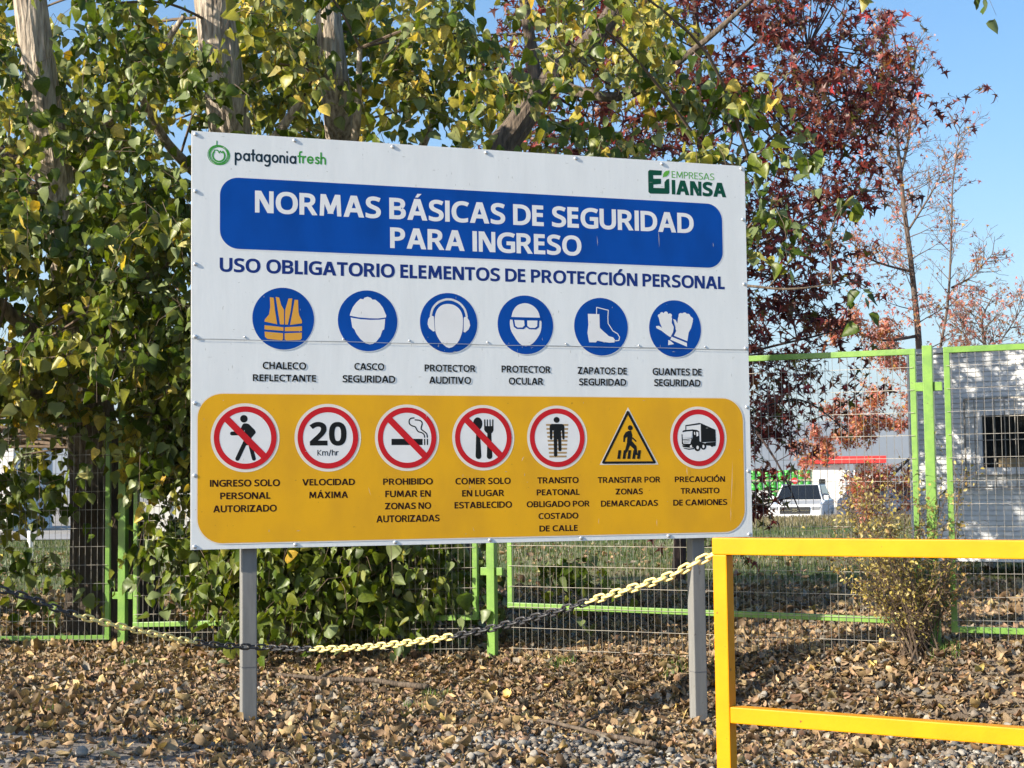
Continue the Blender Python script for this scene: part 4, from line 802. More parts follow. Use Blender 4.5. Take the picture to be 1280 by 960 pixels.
# ------------------------------------------------------------------ mesh fence
fence = thing('mesh_fence', 'light green framed wire mesh fence with square posts running behind the sign', 'fence', (2.735, 10.25, 0))
FO = Vector((2.735, 10.25, 0))
def fence_panel(a, b, za, zb, zta, ztb):
    """a, b: ground plan ends (x, y); z bottom and top at both ends"""
    A = Vector((a[0], a[1], 0)) - FO; B = Vector((b[0], b[1], 0)) - FO; d = (B - A); Ln = d.length; d.normalize(); nrm = Vector((d.y, -d.x, 0))
    if nrm.y > 0: nrm = -nrm
    P = lambda t, z: A + d * (t * Ln) + Vector((0, 0, z)); zb_ = lambda t: za + (zb - za) * t; zt_ = lambda t: zta + (ztb - zta) * t
    w = .040
    fo = Buf(); fo.bar(P(0, zta - w / 2), P(1, ztb - w / 2), w, w - .001)
    root = fo.build('rail', M['fence_green'], fence, bevel=.003)
    Buf().bar(P(0, za + w / 2), P(1, zb + w / 2), w, w - .001).build('rail', M['fence_green'], fence, bevel=.003)
    h = w / 2 / Ln
    for t0, t1 in ((h, za), (1 - h, zb)):
        Buf().bar(P(t0, zb_(t0) + w - .001), P(t0, zt_(t0) - w + .001), w - .002, w - .002, up=nrm).build('stile', M['fence_green'], fence, bevel=.003)
    wb = Buf(); off = nrm * (w / 2 + .004); n = int(Ln / .05)
    for k in range(1, n):
        t = k / n; p = A + d * (t * Ln); g = gz(p.x + FO.x, p.y + FO.y) - .02
        j = nrm * rnd.uniform(-.003, .003) + d * rnd.uniform(-.0015, .0015)
        wb.tube([P(t, g) + off + j, P(t, (g + zt_(t)) / 2) + off - j, P(t, zt_(t) - w - .001) + off * .9 + j], .0019, 4, cap=False)
    z = .06
    hgt = zta - .02
    while z < hgt - max(za - .45, 0) * 0:
        tpts = [P(t, z + (ztb - zta) * t + .0) + off + nrm * .0045 for t in (0.005, .25, .5, .75, .995)]
        wb.tube(tpts, .0020, 4, cap=False); z += .15
    o = wb.build('wire_mesh', M['wire'], fence); o['kind'] = 'stuff'
def fence_post(x, y, top, conns, ang):
    w = .064; g = gz(x, y) - .1; m = Buf(); p = Vector((x, y, 0)) - FO
    dx = Vector((math.cos(ang), math.sin(ang), 0)); pb = Buf().bar(p + Vector((0, 0, g)), p + Vector((0, 0, top)), w, w, up=Vector((-dx.y, dx.x, 0)))
    pb.build('post', M['fence_green'], fence, bevel=.004)
    for zc in conns:
        for s_ in (-1, 1):
            c0 = p + dx * s_ * (w / 2 + .001) + Vector((0, 0, zc)); c1 = p + dx * s_ * .088 + Vector((0, 0, zc))
            Buf().bar(c0, c1, .03, .058).build('connector', M['fence_green'], fence, bevel=.003)
# ends: right panel, middle panel, left panels
fence_panel((2.832, 10.20), (5.72, 9.05), .43, .40, 2.285, 2.29)
fence_panel((2.672, 10.285), (-.045, 11.61), .475, .515, 2.285, 2.30)
fence_panel((-.270, 11.71), (-3.09, 12.76), .42, .305, 2.20, 2.10)
fence_panel((-3.30, 12.82), (-6.28, 13.06), .20, .18, 2.02, 2.0)
fence_panel((-6.50, 13.08), (-9.48, 13.32), .18, .16, 2.0, 1.98)
fence_post(2.742, 10.25, 2.30, (2.03, .62), R(-24)); fence_post(-.165, 11.66, 2.30, (1.95, .78), R(-24))
fence_post(-3.190, 12.80, 2.12, (1.75, .56), R(-12)); fence_post(-6.39, 13.07, 2.02, (1.7, .5), R(-5)); fence_post(5.84, 8.99, 2.30, (2.03, .62), R(-22))

# ------------------------------------------------------------------ prefab cabin on the right
ca = at(1146, 700, 20.6); CA = R(-35.5)
cabin = thing('site_cabin', 'white ribbed site cabin with a dark barred window behind the green fence', 'cabin', (ca.x, ca.y, gz(ca.x, ca.y)), CA)
cz0, cz1, CLn, CW = .22, 2.93, 7.0, 2.6
sd = Buf(); pitch_ = .066; z = cz0; prof = []
while z < cz1 - .01:
    prof += [(0, z), (0, z + pitch_ * .76), (.024, z + pitch_ * .80), (.024, z + pitch_ * .97)]; z += pitch_
prof.append((0, z)); cz1 = z
W0, W1, WZ0, WZ1 = .87, 2.62, 1.37, 2.14     # window opening
def clad(x0, x1, lo, hi, buf):
    pr = [q for q in prof if lo <= q[1] <= hi]; pr = [(0, lo)] + pr + [(0, hi)]
    for a_, b_ in zip(pr[:-1], pr[1:]):
        buf.add([(x0, a_[0], a_[1]), (x1, a_[0], a_[1]), (x1, b_[0], b_[1]), (x0, b_[0], b_[1])], [(0, 1, 2, 3)])
for a_ in ((0, W0, cz0, cz1), (W1, CLn, cz0, cz1), (W0, W1, cz0, WZ0), (W0, W1, WZ1, cz1)): clad(*a_, sd)
sd.build('ribbed_wall', M['siding'], cabin)
ew = Buf(); 
for a_, b_ in zip(prof[:-1], prof[1:]): ew.add([(a_[0], 0.0, a_[1]), (a_[0], CW, a_[1]), (b_[0], CW, b_[1]), (b_[0], 0.0, b_[1])], [(3, 2, 1, 0)])
ew.build('end_wall', M['siding'], cabin)
Buf().box(-.04, CLn + .04, -.04, CW, cz1 + .002, cz1 + .07).build('roof', M['white_trim'], cabin)
Buf().box(.03, CLn, CW - .05, CW, cz0, cz1).build('back_wall', M['white_trim'], cabin)
Buf().box(.05, CLn - .1, .08, CW - .1, cz0 - .015, cz0 + .03).build('floor', M['grey_metal'], cabin)
for x in (.1, 2.3, 4.6, 6.8):
    for y in (.2, CW - .3): Buf().box(x, x + .14, y, y + .14, -.15, cz0 - .016).build('foot', M['grey_metal'], cabin)
win = Buf()
for b_ in ((W0 + .001, W0 + .05, WZ0 + .001, WZ1 - .001), (W1 - .05, W1 - .001, WZ0 + .001, WZ1 - .001), (W0 + .051, W1 - .051, WZ0 + .001, WZ0 + .05), (W0 + .051, W1 - .051, WZ1 - .05, WZ1 - .001), ((W0 + W1) / 2 - .025, (W0 + W1) / 2 + .025, WZ0 + .051, WZ1 - .051)):
    win.box(b_[0], b_[1], -.012, .05, b_[2], b_[3])
Buf().box(-.05, .03, -.035, -.002, cz0 - .01, cz1).build('corner_trim', M['white_trim'], cabin)
for x_ in (3.6, 5.3): Buf().box(x_, x_ + .05, -.012, -.001, cz0, cz1).build('joint_strip', M['white_trim'], cabin)
Buf().box(W0 - .05, W1 + .05, -.07, -.013, WZ0 - .04, WZ0 - .002).build('window_sill', M['white_trim'], cabin)
wo = win.build('window', M['white_trim'], cabin)
for x0, x1 in ((W0 + .05, (W0 + W1) / 2 - .026), ((W0 + W1) / 2 + .026, W1 - .05)): Buf().box(x0, x1, .02, .028, WZ0 + .051, WZ1 - .051).build('pane', M['glass'], wo)
Buf().box(W0 + .25, W1 - .06, .008, .018, WZ0 + .052, WZ0 + .17).build('lower_board', M['board_tan'], wo)
gr = Buf(); gx0, gx1, gz0_, gz1_ = W0 - .14, W1 + .14, WZ0 - .20, WZ1 + .16
for z_ in (gz0_, gz1_): gr.bar((gx0, -.10, z_), (gx1, -.10, z_), .02, .02)
for x_ in (gx0, gx1): gr.bar((x_, -.10, gz0_), (x_, -.10, gz1_), .02, .02)
k = gx0 + .13
while k < gx1: gr.bar((k, -.10, gz0_), (k, -.10, gz1_), .011, .011); k += .13
k = gz0_ + .3
while k < gz1_: gr.bar((gx0, -.112, k), (gx1, -.112, k), .011, .011); k += .3
for x_ in (gx0, gx1):
    for z_ in (gz0_, gz1_): gr.bar((x_, -.10, z_), (x_, 0.0, z_), .02, .02)
gr.build('window_grille', M['wire'], cabin)

# ------------------------------------------------------------------ far yard: guard house, drums, sign, cars, walls
def zfar(x, y): return gz(x, y)
gh = at(1003, 620, 118); g0 = zfar(gh.x, gh.y)
guard = thing('gate_house', 'small white gate house with a bright red flat canopy far behind the fence', 'building', (gh.x, gh.y, g0), R(-8))
Buf().box(.9, 3.2, 0, 3, 0, 3.2).build('wall', M['wall_white'], guard)
Buf().box(1.25, 1.7, -.03, 0, .9, 2.1).build('window', M['glass'], guard)
Buf().box(4.2, 5.9, .4, 3, 0, 3.2).build('wall', M['wall_white'], guard)
Buf().box(4.7, 5.5, .36, .4, 0, 2.1).build('door', M['grey_metal'], guard)
for x in (3.45, 3.9, 6.0): Buf().cyl((x, .1), .06, 0, 3.2, 8).build('pillar', M['white_trim'], guard)
Buf().box(0.1, 6.2, -.6, 3.6, 3.25, 3.78).build('canopy', M['roof_red'], guard, bevel=.02)
for x in (6.6, 7.4, 8.2, 9.0, 9.8): Buf().bar((x, 1, 0), (x, 1, 1.6), .12, .04).build('gate_bar', M['white_trim'], guard)

dbuf = Buf(); pr = [(.0, 0), (.27, 0), (.29, .03), (.285, .28), (.30, .30), (.285, .32), (.285, .58), (.30, .60), (.285, .62), (.29, .86), (.27, .89), (.0, .88)]; n = 14
dbuf.add([(r_ * math.cos(2 * math.pi * k / n), r_ * math.sin(2 * math.pi * k / n), z_) for r_, z_ in pr for k in range(n)], [(j * n + k, j * n + (k + 1) % n, (j + 1) * n + (k + 1) % n, (j + 1) * n + k) for j in range(len(pr) - 1) for k in range(n)])
drum_me = dbuf.mesh('drum', M['drum_green'], smooth=True)
pal_me = Buf().box(-.62, .62, -.6, .6, 0, .03).box(-.62, .62, -.6, .6, .1, .14).box(-.6, -.5, -.6, .6, .03, .1).box(-.05, .05, -.6, .6, .03, .1).box(.5, .6, -.6, .6, .03, .1).mesh('pallet', M['pallet'])
rows_ = ('bottom', 'middle', 'top'); dp = at(912, 617, 150); dz = zfar(dp.x, dp.y)
for j in range(3):
    for i in range(7):
        o = link('pallet', pal_me); o.location = (dp.x + i * 1.3, dp.y, dz + j * 1.04)
        tag(o, 'wooden pallet under the %s row of green drums in the far yard' % rows_[j], 'pallet', 'pallets under the %s row of drums' % rows_[j])
        for k in range(2):
            o = link('drum', drum_me); o.location = (dp.x - .31 + i * 1.3 + k * .62, dp.y - .28, dz + j * 1.04 + .142)
            tag(o, 'green plastic drum in the %s row of the stack in the far yard' % rows_[j], 'drum', 'green drums in the %s row' % rows_[j])
sp = at(993, 601, 88); sg = zfar(sp.x, sp.y)
stop = thing('stop_sign', 'small red octagonal stop sign above the white car', 'sign', (sp.x, sp.y, sg))
hz = sp.z - sg
oc = [(.19 * math.cos(R(22.5 + 45 * k)), .19 * math.sin(R(22.5 + 45 * k))) for k in range(8)]
Buf().add([(x, -.01, z + hz) for x, z in oc] + [(x, .01, z + hz) for x, z in oc], [tuple(range(8)), tuple(range(15, 7, -1))] + [(k, k + 8, (k + 1) % 8 + 8, (k + 1) % 8) for k in range(8)]).build('plate', M['roof_red'], stop)
flat('lettering', [([(q[0], q[1]) for q in o_], h_) for o_, h_ in text_polys('PAR', -.14, .055, hz - .045, hz + .045, .2)] + strokes([(.13, hz + .04), (.085, hz + .04), (.085, hz - .04), (.13, hz - .04)], .016) + strokes([(.085, hz), (.12, hz)], .016), M['white_print'], stop, -.014)
Buf().cyl((0, .03), .025, 0, hz + .15, 8).build('pole', M['grey_metal'], stop)

# low white wall / loading kerb at the left of the car
lw = at(900, 646, 62); tag(Buf().box(lw.x, at(961, 640, 62).x, 62, 62.4, gz(3, 62) - .1, 1.22).build('yard_wall', M['wall_white']), 'low white wall left of the white car, half hidden behind the sign', 'wall')

def car(label, name, paint, loc, rot, group=None, pickup=False):
    t = thing(name, label, 'car', loc, rot, group); Wd = .92
    # side profile of the lower body, x forward
    prof = [(2.28, .42), (2.36, .62), (2.33, .86), (2.18, 1.00), (1.15, 1.12), (-2.15, 1.14), (-2.3, 1.05), (-2.36, .6), (-2.3, .40), (-1.82, .38), (-1.75, .62), (-1.45, .80), (-1.15, .62), (-1.08, .34), (1.02, .34), (1.1, .62), (1.4, .80), (1.70, .62), (1.78, .38)]
    b_ = Buf(); vs = []; 
    for y, sc in ((-Wd, .96), (-Wd * .93, 1.0), (Wd * .93, 1.0), (Wd, .96)):
        for x, z in prof: vs.append((x * (1 if abs(y) < Wd else .985), y, .34 + (z - .34) * (sc if z > .9 else 1)))
    n = len(prof); fs = [(j * n + k, j * n + (k + 1) % n, (j + 1) * n + (k + 1) % n, (j + 1) * n + k) for j in range(3) for k in range(n)]
    b_.add(vs, fs)
    for base, flip in ((0, False), (3 * n, True)):
        loop = [Vector((vs[base + k][0], vs[base + k][2], 0)) for k in range(n)]
        b_.f += [tuple(base + i for i in tr) for tr in tessellate_polygon([loop])]
    body = b_.build('body', paint, t)
    xr = -2.1 if not pickup else -.9
    lo = [(1.10, .84), (xr, .84)]; hi = [(.35, .66), (xr + .35, .66)]; zt = 1.66
    cv = [(1.12, -.84, 1.11), (1.12, .84, 1.11), (xr, .84, 1.12), (xr, -.84, 1.12), (.36, -.66, zt), (.36, .66, zt), (xr + .3, .66, zt), (xr + .3, -.66, zt)]
    Buf().add(cv, [(0, 4, 5, 1), (1, 5, 6, 2), (2, 6, 7, 3), (3, 7, 4, 0), (4, 7, 6, 5)]).build('cabin', paint, t, bevel=.03)
    def inset(a, b2, c2, d2, m_=.08, out=.012):
        q = [Vector(cv[i]) for i in (a, b2, c2, d2)]; c_ = sum(q, Vector()) / 4; nn_ = (q[1] - q[0]).cross(q[2] - q[0]).normalized()
        if nn_.dot(c_ - Vector((-.4, 0, 1.2))) < 0: nn_ = -nn_
        return [c_ + (p_ - c_) * (1 - m_ * 1.6) + nn_ * out for p_ in q]
    Buf().add(inset(0, 4, 5, 1, .05), [(0, 1, 2, 3)]).build('windscreen', M['glass'], t)
    Buf().add(inset(1, 5, 6, 2, .09), [(0, 1, 2, 3)]).build('side_window', M['glass'], t); Buf().add(inset(3, 7, 4, 0, .09), [(0, 1, 2, 3)]).build('side_window', M['glass'], t)
    Buf().box(2.31, 2.375, -.52, .52, .66, .90).build('grille', M['plastic_black'], t, bevel=.015)
    Buf().box(2.372, 2.385, -.5, .5, .765, .79).box(2.372, 2.385, -.09, .09, .72, .84).build('badge_bar', M['chrome'], t)
    for s_ in (-1, 1):
        Buf().box(2.16, 2.34, s_ * .56 if s_ > 0 else -.86, .86 if s_ > 0 else -.56, .74, .90).build('headlight', M['lamp_glass'], t, bevel=.02)
        Buf().box(.75, .93, s_ * .95 - .09, s_ * .95 + .09, 1.12, 1.28).build('mirror', paint, t, bevel=.02)
        Buf().bar((.5, s_ * .64, 1.675), (xr + .4, s_ * .64, 1.675), .04, .03).build('roof_rail', M['grey_metal'], t)
    Buf().box(2.24, 2.43, -.84, .84, .40, .58).build('bumper', M['white_trim'] if paint is M['car_white'] else M['plastic_black'], t, bevel=.03)
    Buf().box(2.425, 2.436, -.26, .26, .46, .56).build('number_plate', M['white_trim'], t)
    for x in (1.4, -1.45):
        for s_ in (-1, 1):
            w_ = Buf().tube([(x, s_ * .70, .34), (x, s_ * .90, .34)], .34, 20).build('wheel', M['rubber'], t)
            Buf().tube([(x, s_ * .895, .34), (x, s_ * .912, .34)], .20, 14).build('rim', M['chrome'], w_)
    return t
c1_ = at(1003, 645, 56); car('white car with dark windscreen parked facing the fence in the far yard', 'parked_car', M['car_white'], (c1_.x, c1_.y, gz(c1_.x, c1_.y)), math.atan2(-1, -.30))
c2_ = at(1118, 645, 60); car('dark blue car half hidden behind the yellow leaved shrub', 'parked_car', M['car_blue'], (c2_.x, c2_.y, gz(c2_.x, c2_.y)), math.atan2(-1, .5))

# things glimpsed through the leaves on the left
h1 = at(186, 640, 30); g1 = gz(h1.x, h1.y)
shed = thing('white_shed', 'white shed with a green roof edge seen through the leaves left of the sign', 'shed', (h1.x, h1.y, g1), R(4))
x1_ = at(262, 640, 30).x - h1.x
Buf().box(0, x1_, 0, 3, -.1, 2.12).build('wall', M['wall_white'], shed)
Buf().add([(-.2, -.25, 2.14), (x1_ + .2, -.25, 2.14), (x1_ + .2, 1.5, 2.75), (-.2, 1.5, 2.75), (-.2, -.25, 2.20), (x1_ + .2, -.25, 2.20), (x1_ + .2, 1.5, 2.81), (-.2, 1.5, 2.81)], [(0, 3, 2, 1), (4, 5, 6, 7), (0, 1, 5, 4), (1, 2, 6, 5), (2, 3, 7, 6), (3, 0, 4, 7)]).build('roof', M['green_roof'], shed)
Buf().box(x1_ * .35, x1_ * .37, -.02, 0, 0, 2.1).build('panel_joint', M['grey_metal'], shed)
tb = at(38, 666, 30); tag(Buf().cyl((tb.x, tb.y), .055, gz(tb.x, tb.y) - .05, gz(tb.x, tb.y) + .52, 12).build('bollard', M['white_trim'], smooth=False), 'short white bollard on the lawn far left behind the fence', 'bollard')
w1_ = at(-60, 640, 70); tag(Buf().box(w1_.x - 20, at(16, 640, 70).x, 70, 76, -.5, 4.2).build('long_building', M['wall_white']), 'white building far away at the left edge behind the leaves', 'building')

# ------------------------------------------------------------------ trees
def catmull(P, n):
    P = [Vector(p_) for p_ in P]; out = []
    for i in range(len(P) - 1):
        p0 = P[max(i - 1, 0)]; p1 = P[i]; p2 = P[i + 1]; p3 = P[min(i + 2, len(P) - 1)]
        for k in range(n):
            t = k / n; out.append(.5 * ((2 * p1) + (-p0 + p2) * t + (2 * p0 - 5 * p1 + 4 * p2 - p3) * t * t + (-p0 + 3 * p1 - 3 * p2 + p3) * t ** 3))
    out.append(P[-1]); return out
def trunk(name, pts, radii, m, parent, org, nseg=44, sub=14, rough=.07):
    C = catmull(pts, sub); n = len(C); rad = []
    for i in range(n):
        f = i / (n - 1) * (len(radii) - 1); a = min(int(f), len(radii) - 2); rad.append(radii[a] + (radii[a + 1] - radii[a]) * (f - a))
    b_ = Buf().tube([c_ - org for c_ in C], rad, nseg)
    for i in range(n):
        for k in range(nseg):
            idx = i * nseg + k; v = Vector(b_.v[idx]); ax = C[i] - org; d = v - ax; a = k / nseg * 2 * math.pi
            s_ = noise.noise(Vector((math.cos(a) * 4.5, math.sin(a) * 4.5, v.z * 1.1))) ; r_ = abs(noise.noise(Vector((math.cos(a) * 9, math.sin(a) * 9, v.z * 2.0 + 7))))
            b_.v[idx] = tuple(ax + d * (1 + rough * 1.2 * s_ - rough * 1.6 * (1 - r_ * 2.2) * .6))
    return b_.build(name, m, parent, smooth=False)

def half_leaf(pts, fold, droop):
    """mirror an outline half into a folded leaf; pts from base to tip (x, y)"""
    vs = []; fs = []; n = len(pts)
    for x, y in pts: vs.append((0, y if 0 < y < 1 else max(0, min(1, y)), 0))
    for s_ in (-1, 1):
        b0 = len(vs)
        for x, y in pts: vs.append((s_ * x, y, 0))
        for i in range(n - 1):
            f = (i, i + 1, b0 + i + 1, b0 + i); fs.append(f if s_ < 0 else f[::-1])
    v = np.array(vs); v[:, 2] = fold * np.abs(v[:, 0]) - droop * v[:, 1] ** 2; return v, np.array(fs)
def poplar_leaf(f_, d_, wd, seed):
    v, f = half_leaf([(.02, 0), (.27, -.03), (.46 * wd, .14), (.43 * wd, .38), (.29 * wd, .62), (.12, .84), (.0, 1.0)], f_, d_); r_ = np.random.default_rng(seed)
    n = len(v) // 3; v[:, 2] += .10 * np.sin(v[:, 1] * 5 + seed) * np.abs(v[:, 0]) * 2 + r_.normal(0, .025, len(v)) * (np.abs(v[:, 0]) > .05); v[:, 0] *= np.where(v[:, 0] > 0, 1 + r_.normal() * .12, 1 - r_.normal() * .06); v[:, 0] += .10 * r_.normal() * v[:, 1] ** 2
    return v, f
POP = [poplar_leaf(*a) for a in ((.35, .12, 1.0, 1), (-.4, .25, .9, 2), (.9, .05, 1.05, 3), (.2, .5, .85, 4), (-.7, -.2, 1.0, 5), (.55, -.3, .95, 6), (1.2, .3, .9, 7), (-.25, .6, 1.1, 8))]
def star_leaf(fold, seed):
    r_ = np.random.default_rng(seed); ang = [-90, -62, -38, -8, 18, 50, 90, 130, 162, 188, 218, 242]; rad = [.05, .30, .14, .50, .24, .66, .26, .66, .24, .50, .14, .30]
    ang = [-90, -40, -15, 8, 38, 60, 90, 120, 142, 172, 195, 220]; rad = [.06, .40, .18, .62, .24, .26, .78, .26, .24, .62, .18, .40]
    vs = [(0, .12, 0)]
    for a, r1 in zip(ang, rad): vs.append((math.cos(R(a)) * r1, .12 + math.sin(R(a)) * r1, -fold * r1 * r1 + r_.normal() * .03))
    n = len(ang); fs = [(0, 1 + k, 1 + (k + 1) % n) for k in range(n)]; return np.array(vs), np.array(fs)
STAR = [star_leaf(f_, s_) for f_, s_ in ((.5, 1), (-.35, 2), (.9, 3))]
OVAL = [half_leaf([(.02, 0), (.26, .3), (.24, .65), (0, 1)], .4, .1)]

class Crown:
    def __init__(s): s.P = []; s.T = []; s.Nn = []; s.S = []; s.C = []; s.tw = Buf()
    def leaf(s, p, t, nn_, size, col): s.P.append(tuple(p)); s.T.append(tuple(t)); s.Nn.append(tuple(nn_)); s.S.append(size); s.C.append(col)
def build_crown(cr, root, org, templates, m, name, singles, single_mats, twig_m):
    P = np.array(cr.P) - np.array(org); T = unit(np.array(cr.T)); Nn = np.array(cr.Nn); A = unit(np.cross(T, Nn)); C = np.cross(A, T); S = np.array(cr.S); col = np.array(cr.C)
    W = np.array(cr.P); yy = np.maximum(W[:, 1], 1); inv = (np.abs(W[:, 0]) < yy * .325) & ((W[:, 2] - 1.39) / yy < .32) & ((W[:, 2] - 1.39) / yy > -.15)
    # not hidden behind the board (seen from in front of it)
    ub = W[:, 0] / yy; hid = (ub > -.205) & (ub < .15) & ((W[:, 2] - 1.39) / yy > -.035) & ((W[:, 2] - 1.39) / yy < .215) & (W[:, 1] > 9.6)
    score = S / yy * inv * (1 - hid * .98) + rng.random(len(S)) * 1e-4; top = np.argsort(-score)[:singles] if singles else np.array([], int)
    istop = np.zeros(len(S), bool); istop[top] = True; sel = rng.integers(0, len(templates), len(S)); VV = []; FF = []; TT = []; off = 0
    for k, (tv, tf) in enumerate(templates):
        mm = (~istop) & (sel == k)
        if not mm.any(): continue
        v_, f_ = scatter(tv, tf, P[mm], A[mm], T[mm], C[mm], S[mm]); VV.append(v_); FF.append(f_ + off); off += len(v_); TT.append(np.repeat(col[mm], len(tv), 0))
    o = link('foliage', np_mesh('foliage', np.concatenate(VV), [np.concatenate(FF)], m, np.concatenate(TT)), root); o['kind'] = 'stuff'
    if singles:
        mcols = np.array([c_ for c_, _ in single_mats]); mes = {}
        for i in top:
            k = int(np.argmin(((mcols - col[i]) ** 2).sum(1))); key = (sel[i], k)
            if key not in mes: mes[key] = np_mesh('leaf', templates[sel[i]][0], [templates[sel[i]][1]], single_mats[k][1])
            place_leaf('leaf', mes[key], root, P[i], A[i], T[i], C[i], S[i])
    if cr.tw.v:
        cr.tw.v = [(x - org[0], y - org[1], z - org[2]) for x, y, z in cr.tw.v]; o = cr.tw.build('twigs', twig_m, root); o['kind'] = 'stuff'

POPC = [(.050, .085, .008), (.075, .12, .011), (.11, .15, .015), (.155, .18, .022), (.25, .24, .035), (.42, .36, .055), (.55, .42, .08), (.40, .26, .03)]
POPM = [(c_, leaf_mat('poplar leaf %d' % k, c_, back=(.25, .30, .16, .55), translucent=.32)) for k, c_ in enumerate(POPC)]
REDC = [(.07, .012, .014), (.115, .019, .02), (.20, .036, .028), (.42, .045, .05), (.22, .075, .03), (.10, .10, .025)]
REDM = [(c_, leaf_mat('red leaf %d' % k, c_, back=(.26, .10, .08, .35), translucent=.38)) for k, c_ in enumerate(REDC)]

def rv3(s_=1.0): return Vector((rnd.gauss(0, s_), rnd.gauss(0, s_), rnd.gauss(0, s_)))
def clump(cr, c_, r_, n, size, yellow, anchor, star=False, tr=.006):
    """a spray of drooping shoots round c_, fed by a branch from the tree's own limb"""
    if anchor is not None:
        a = Vector(anchor); mid = a.lerp(c_, .55) + Vector((rnd.gauss(0, .1), rnd.gauss(0, .1), .12 * (c_ - a).length * .5)); L_ = (c_ - a).length
        cr.tw.tube(catmull([a, mid, c_], 4), [tr * 1.5 + .004 * L_ * (1 - i / 8) for i in range(9)], 5, cap=False)
    for _ in range(n):
        s0 = c_ + Vector((rnd.gauss(0, r_ * .5), rnd.gauss(0, r_ * .5), rnd.gauss(0, r_ * .45)))
        d = rv3(); d.z = abs(d.z) * .3; d.normalize(); Ln = rnd.uniform(.25, .6) * (1 if not star else .8)
        pts = [c_.lerp(s0, .5), s0, s0 + d * Ln * .45 + Vector((0, 0, -.05 * Ln)), s0 + d * Ln * .75 + Vector((0, 0, -.35 * Ln)), s0 + d * Ln * .9 + Vector((0, 0, -.75 * Ln))]
        cr.tw.tube(pts, [.004, .003, .0026, .002, .0014], 3, cap=False)
        k = max(4, int(Ln / .045)); side = 1
        yl = rnd.random() < yellow
        for i in range(k):
            f = (i + .5) / k * 3.99; a = int(f); p_ = pts[1:][min(a, 3) - (1 if a > 2 else 0)] if False else pts[min(a, 3)].lerp(pts[min(a, 3) + 1], f - a)
            side = -side; o_ = d.cross(Vector((0, 0, 1))) * side * .045 + rv3(.025)
            t = Vector((rnd.gauss(0, .55), rnd.gauss(0, .55), -1)) + o_ * 6; nn_ = Vector((rnd.gauss(0, 1), rnd.gauss(-.35, .8), rnd.gauss(.25, .6)))
            if star:
                q = rnd.random(); ci = 0 if q < .36 else 1 if q < .62 else 2 if q < .74 else 3 if q < .80 else 4 if q < .88 else 5; base = REDC[ci]; t = t + rv3(.35)
            else:
                q = rnd.random()
                if yl: ci = 4 if q < .38 else 5 if q < .66 else 6 if q < .84 else 7 if q < .88 else 3
                else: ci = 0 if q < .22 else 1 if q < .52 else 2 if q < .82 else 3 if q < .95 else 4
                base = POPC[ci]
            v_ = rnd.uniform(.82, 1.2); cr.leaf(p_ + o_, t, nn_, size * rnd.uniform(.5, 1.3), tuple(x * v_ for x in base))

def nearest(limbs, c_):
    best = None; bd = 1e9
    for P in limbs:
        for q in P:
            dd = (q - c_); e = dd.length + max(0, q.z - c_.z) * .3
            if e < bd: bd = e; best = q
    return best

# poplars: (trunk pixels and distance) planned against the photograph, real thickness
def px_path(L_): return [at(*q) for q in L_]
poplars = []
def make_poplar(label, base_px, path, radii, limbs, extra=None):
    pts = px_path(path); b0 = pts[0]; g = gz(b0.x, b0.y); pts[0] = Vector((b0.x, b0.y, g - .1)); org = Vector((b0.x, b0.y, g))
    root = thing('poplar_tree', label, 'tree', org, 0, 'poplars along the fence')
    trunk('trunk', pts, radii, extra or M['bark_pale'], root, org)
    LL = [catmull(pts, 6)]
    for lp, r0, r1 in limbs:
        q = px_path(lp); C = catmull(q, 6); n = len(C)
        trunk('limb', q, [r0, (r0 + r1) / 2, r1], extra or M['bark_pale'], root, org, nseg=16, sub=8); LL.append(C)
    poplars.append(dict(root=root, org=org, limbs=LL, cr=Crown())); return poplars[-1]
A_ = make_poplar('old leaning poplar with a broad shade-darkened foot behind the left fence post', None,
    [(146, 752, 14.0), (140, 690, 13.9), (118, 560, 13.5), (98, 400, 13.0), (64, 195, 12.4), (37, 0, 12.2), (10, -200, 12.3), (-20, -420, 12.6)], [.50, .40, .25, .19, .16, .14, .13, .11, .07],
    [([(104, 430, 14.0), (200, 330, 13.2), (300, 230, 12.6), (380, 120, 12.3)], .09, .03), ([(110, 480, 14), (0, 380, 13), (-120, 250, 12.4)], .09, .03), ([(70, 240, 14), (160, 120, 13.0), (230, 20, 12.6)], .07, .02), ([(120, 560, 14.0), (60, 500, 13.0), (-20, 470, 12.2)], .07, .02)])
B_ = make_poplar('pale barked poplar leaning left behind the upper left corner of the sign', None,
    [(352, 758, 14.6), (338, 640, 14.4), (318, 400, 13.6), (290, 180, 12.5), (266, 0, 12.3), (240, -220, 12.5), (215, -420, 13)], [.32, .25, .21, .18, .165, .15, .12, .07],
    [([(318, 420, 14.6), (400, 330, 13.6), (440, 200, 12.6), (450, 60, 12.2)], .08, .02), ([(300, 260, 14.6), (210, 180, 13.6), (150, 60, 13.0)], .07, .02), ([(330, 560, 14.6), (260, 600, 13.2), (300, 700, 11.9)], .05, .015)])
C_ = make_poplar('slim pale poplar behind the upper edge of the sign', None,
    [(470, 752, 16.0), (458, 600, 15.6), (440, 300, 14), (424, 150, 12.9), (412, 40, 12.7), (396, -160, 13), (380, -400, 13.5)], [.25, .20, .16, .125, .11, .10, .06],
    [([(440, 320, 16), (520, 200, 14.8), (570, 60, 13.8)], .07, .02), ([(455, 560, 16), (500, 650, 13.0), (430, 700, 11.8)], .05, .015), ([(426, 160, 16), (350, 60, 15.4), (310, -60, 15)], .05, .02)])
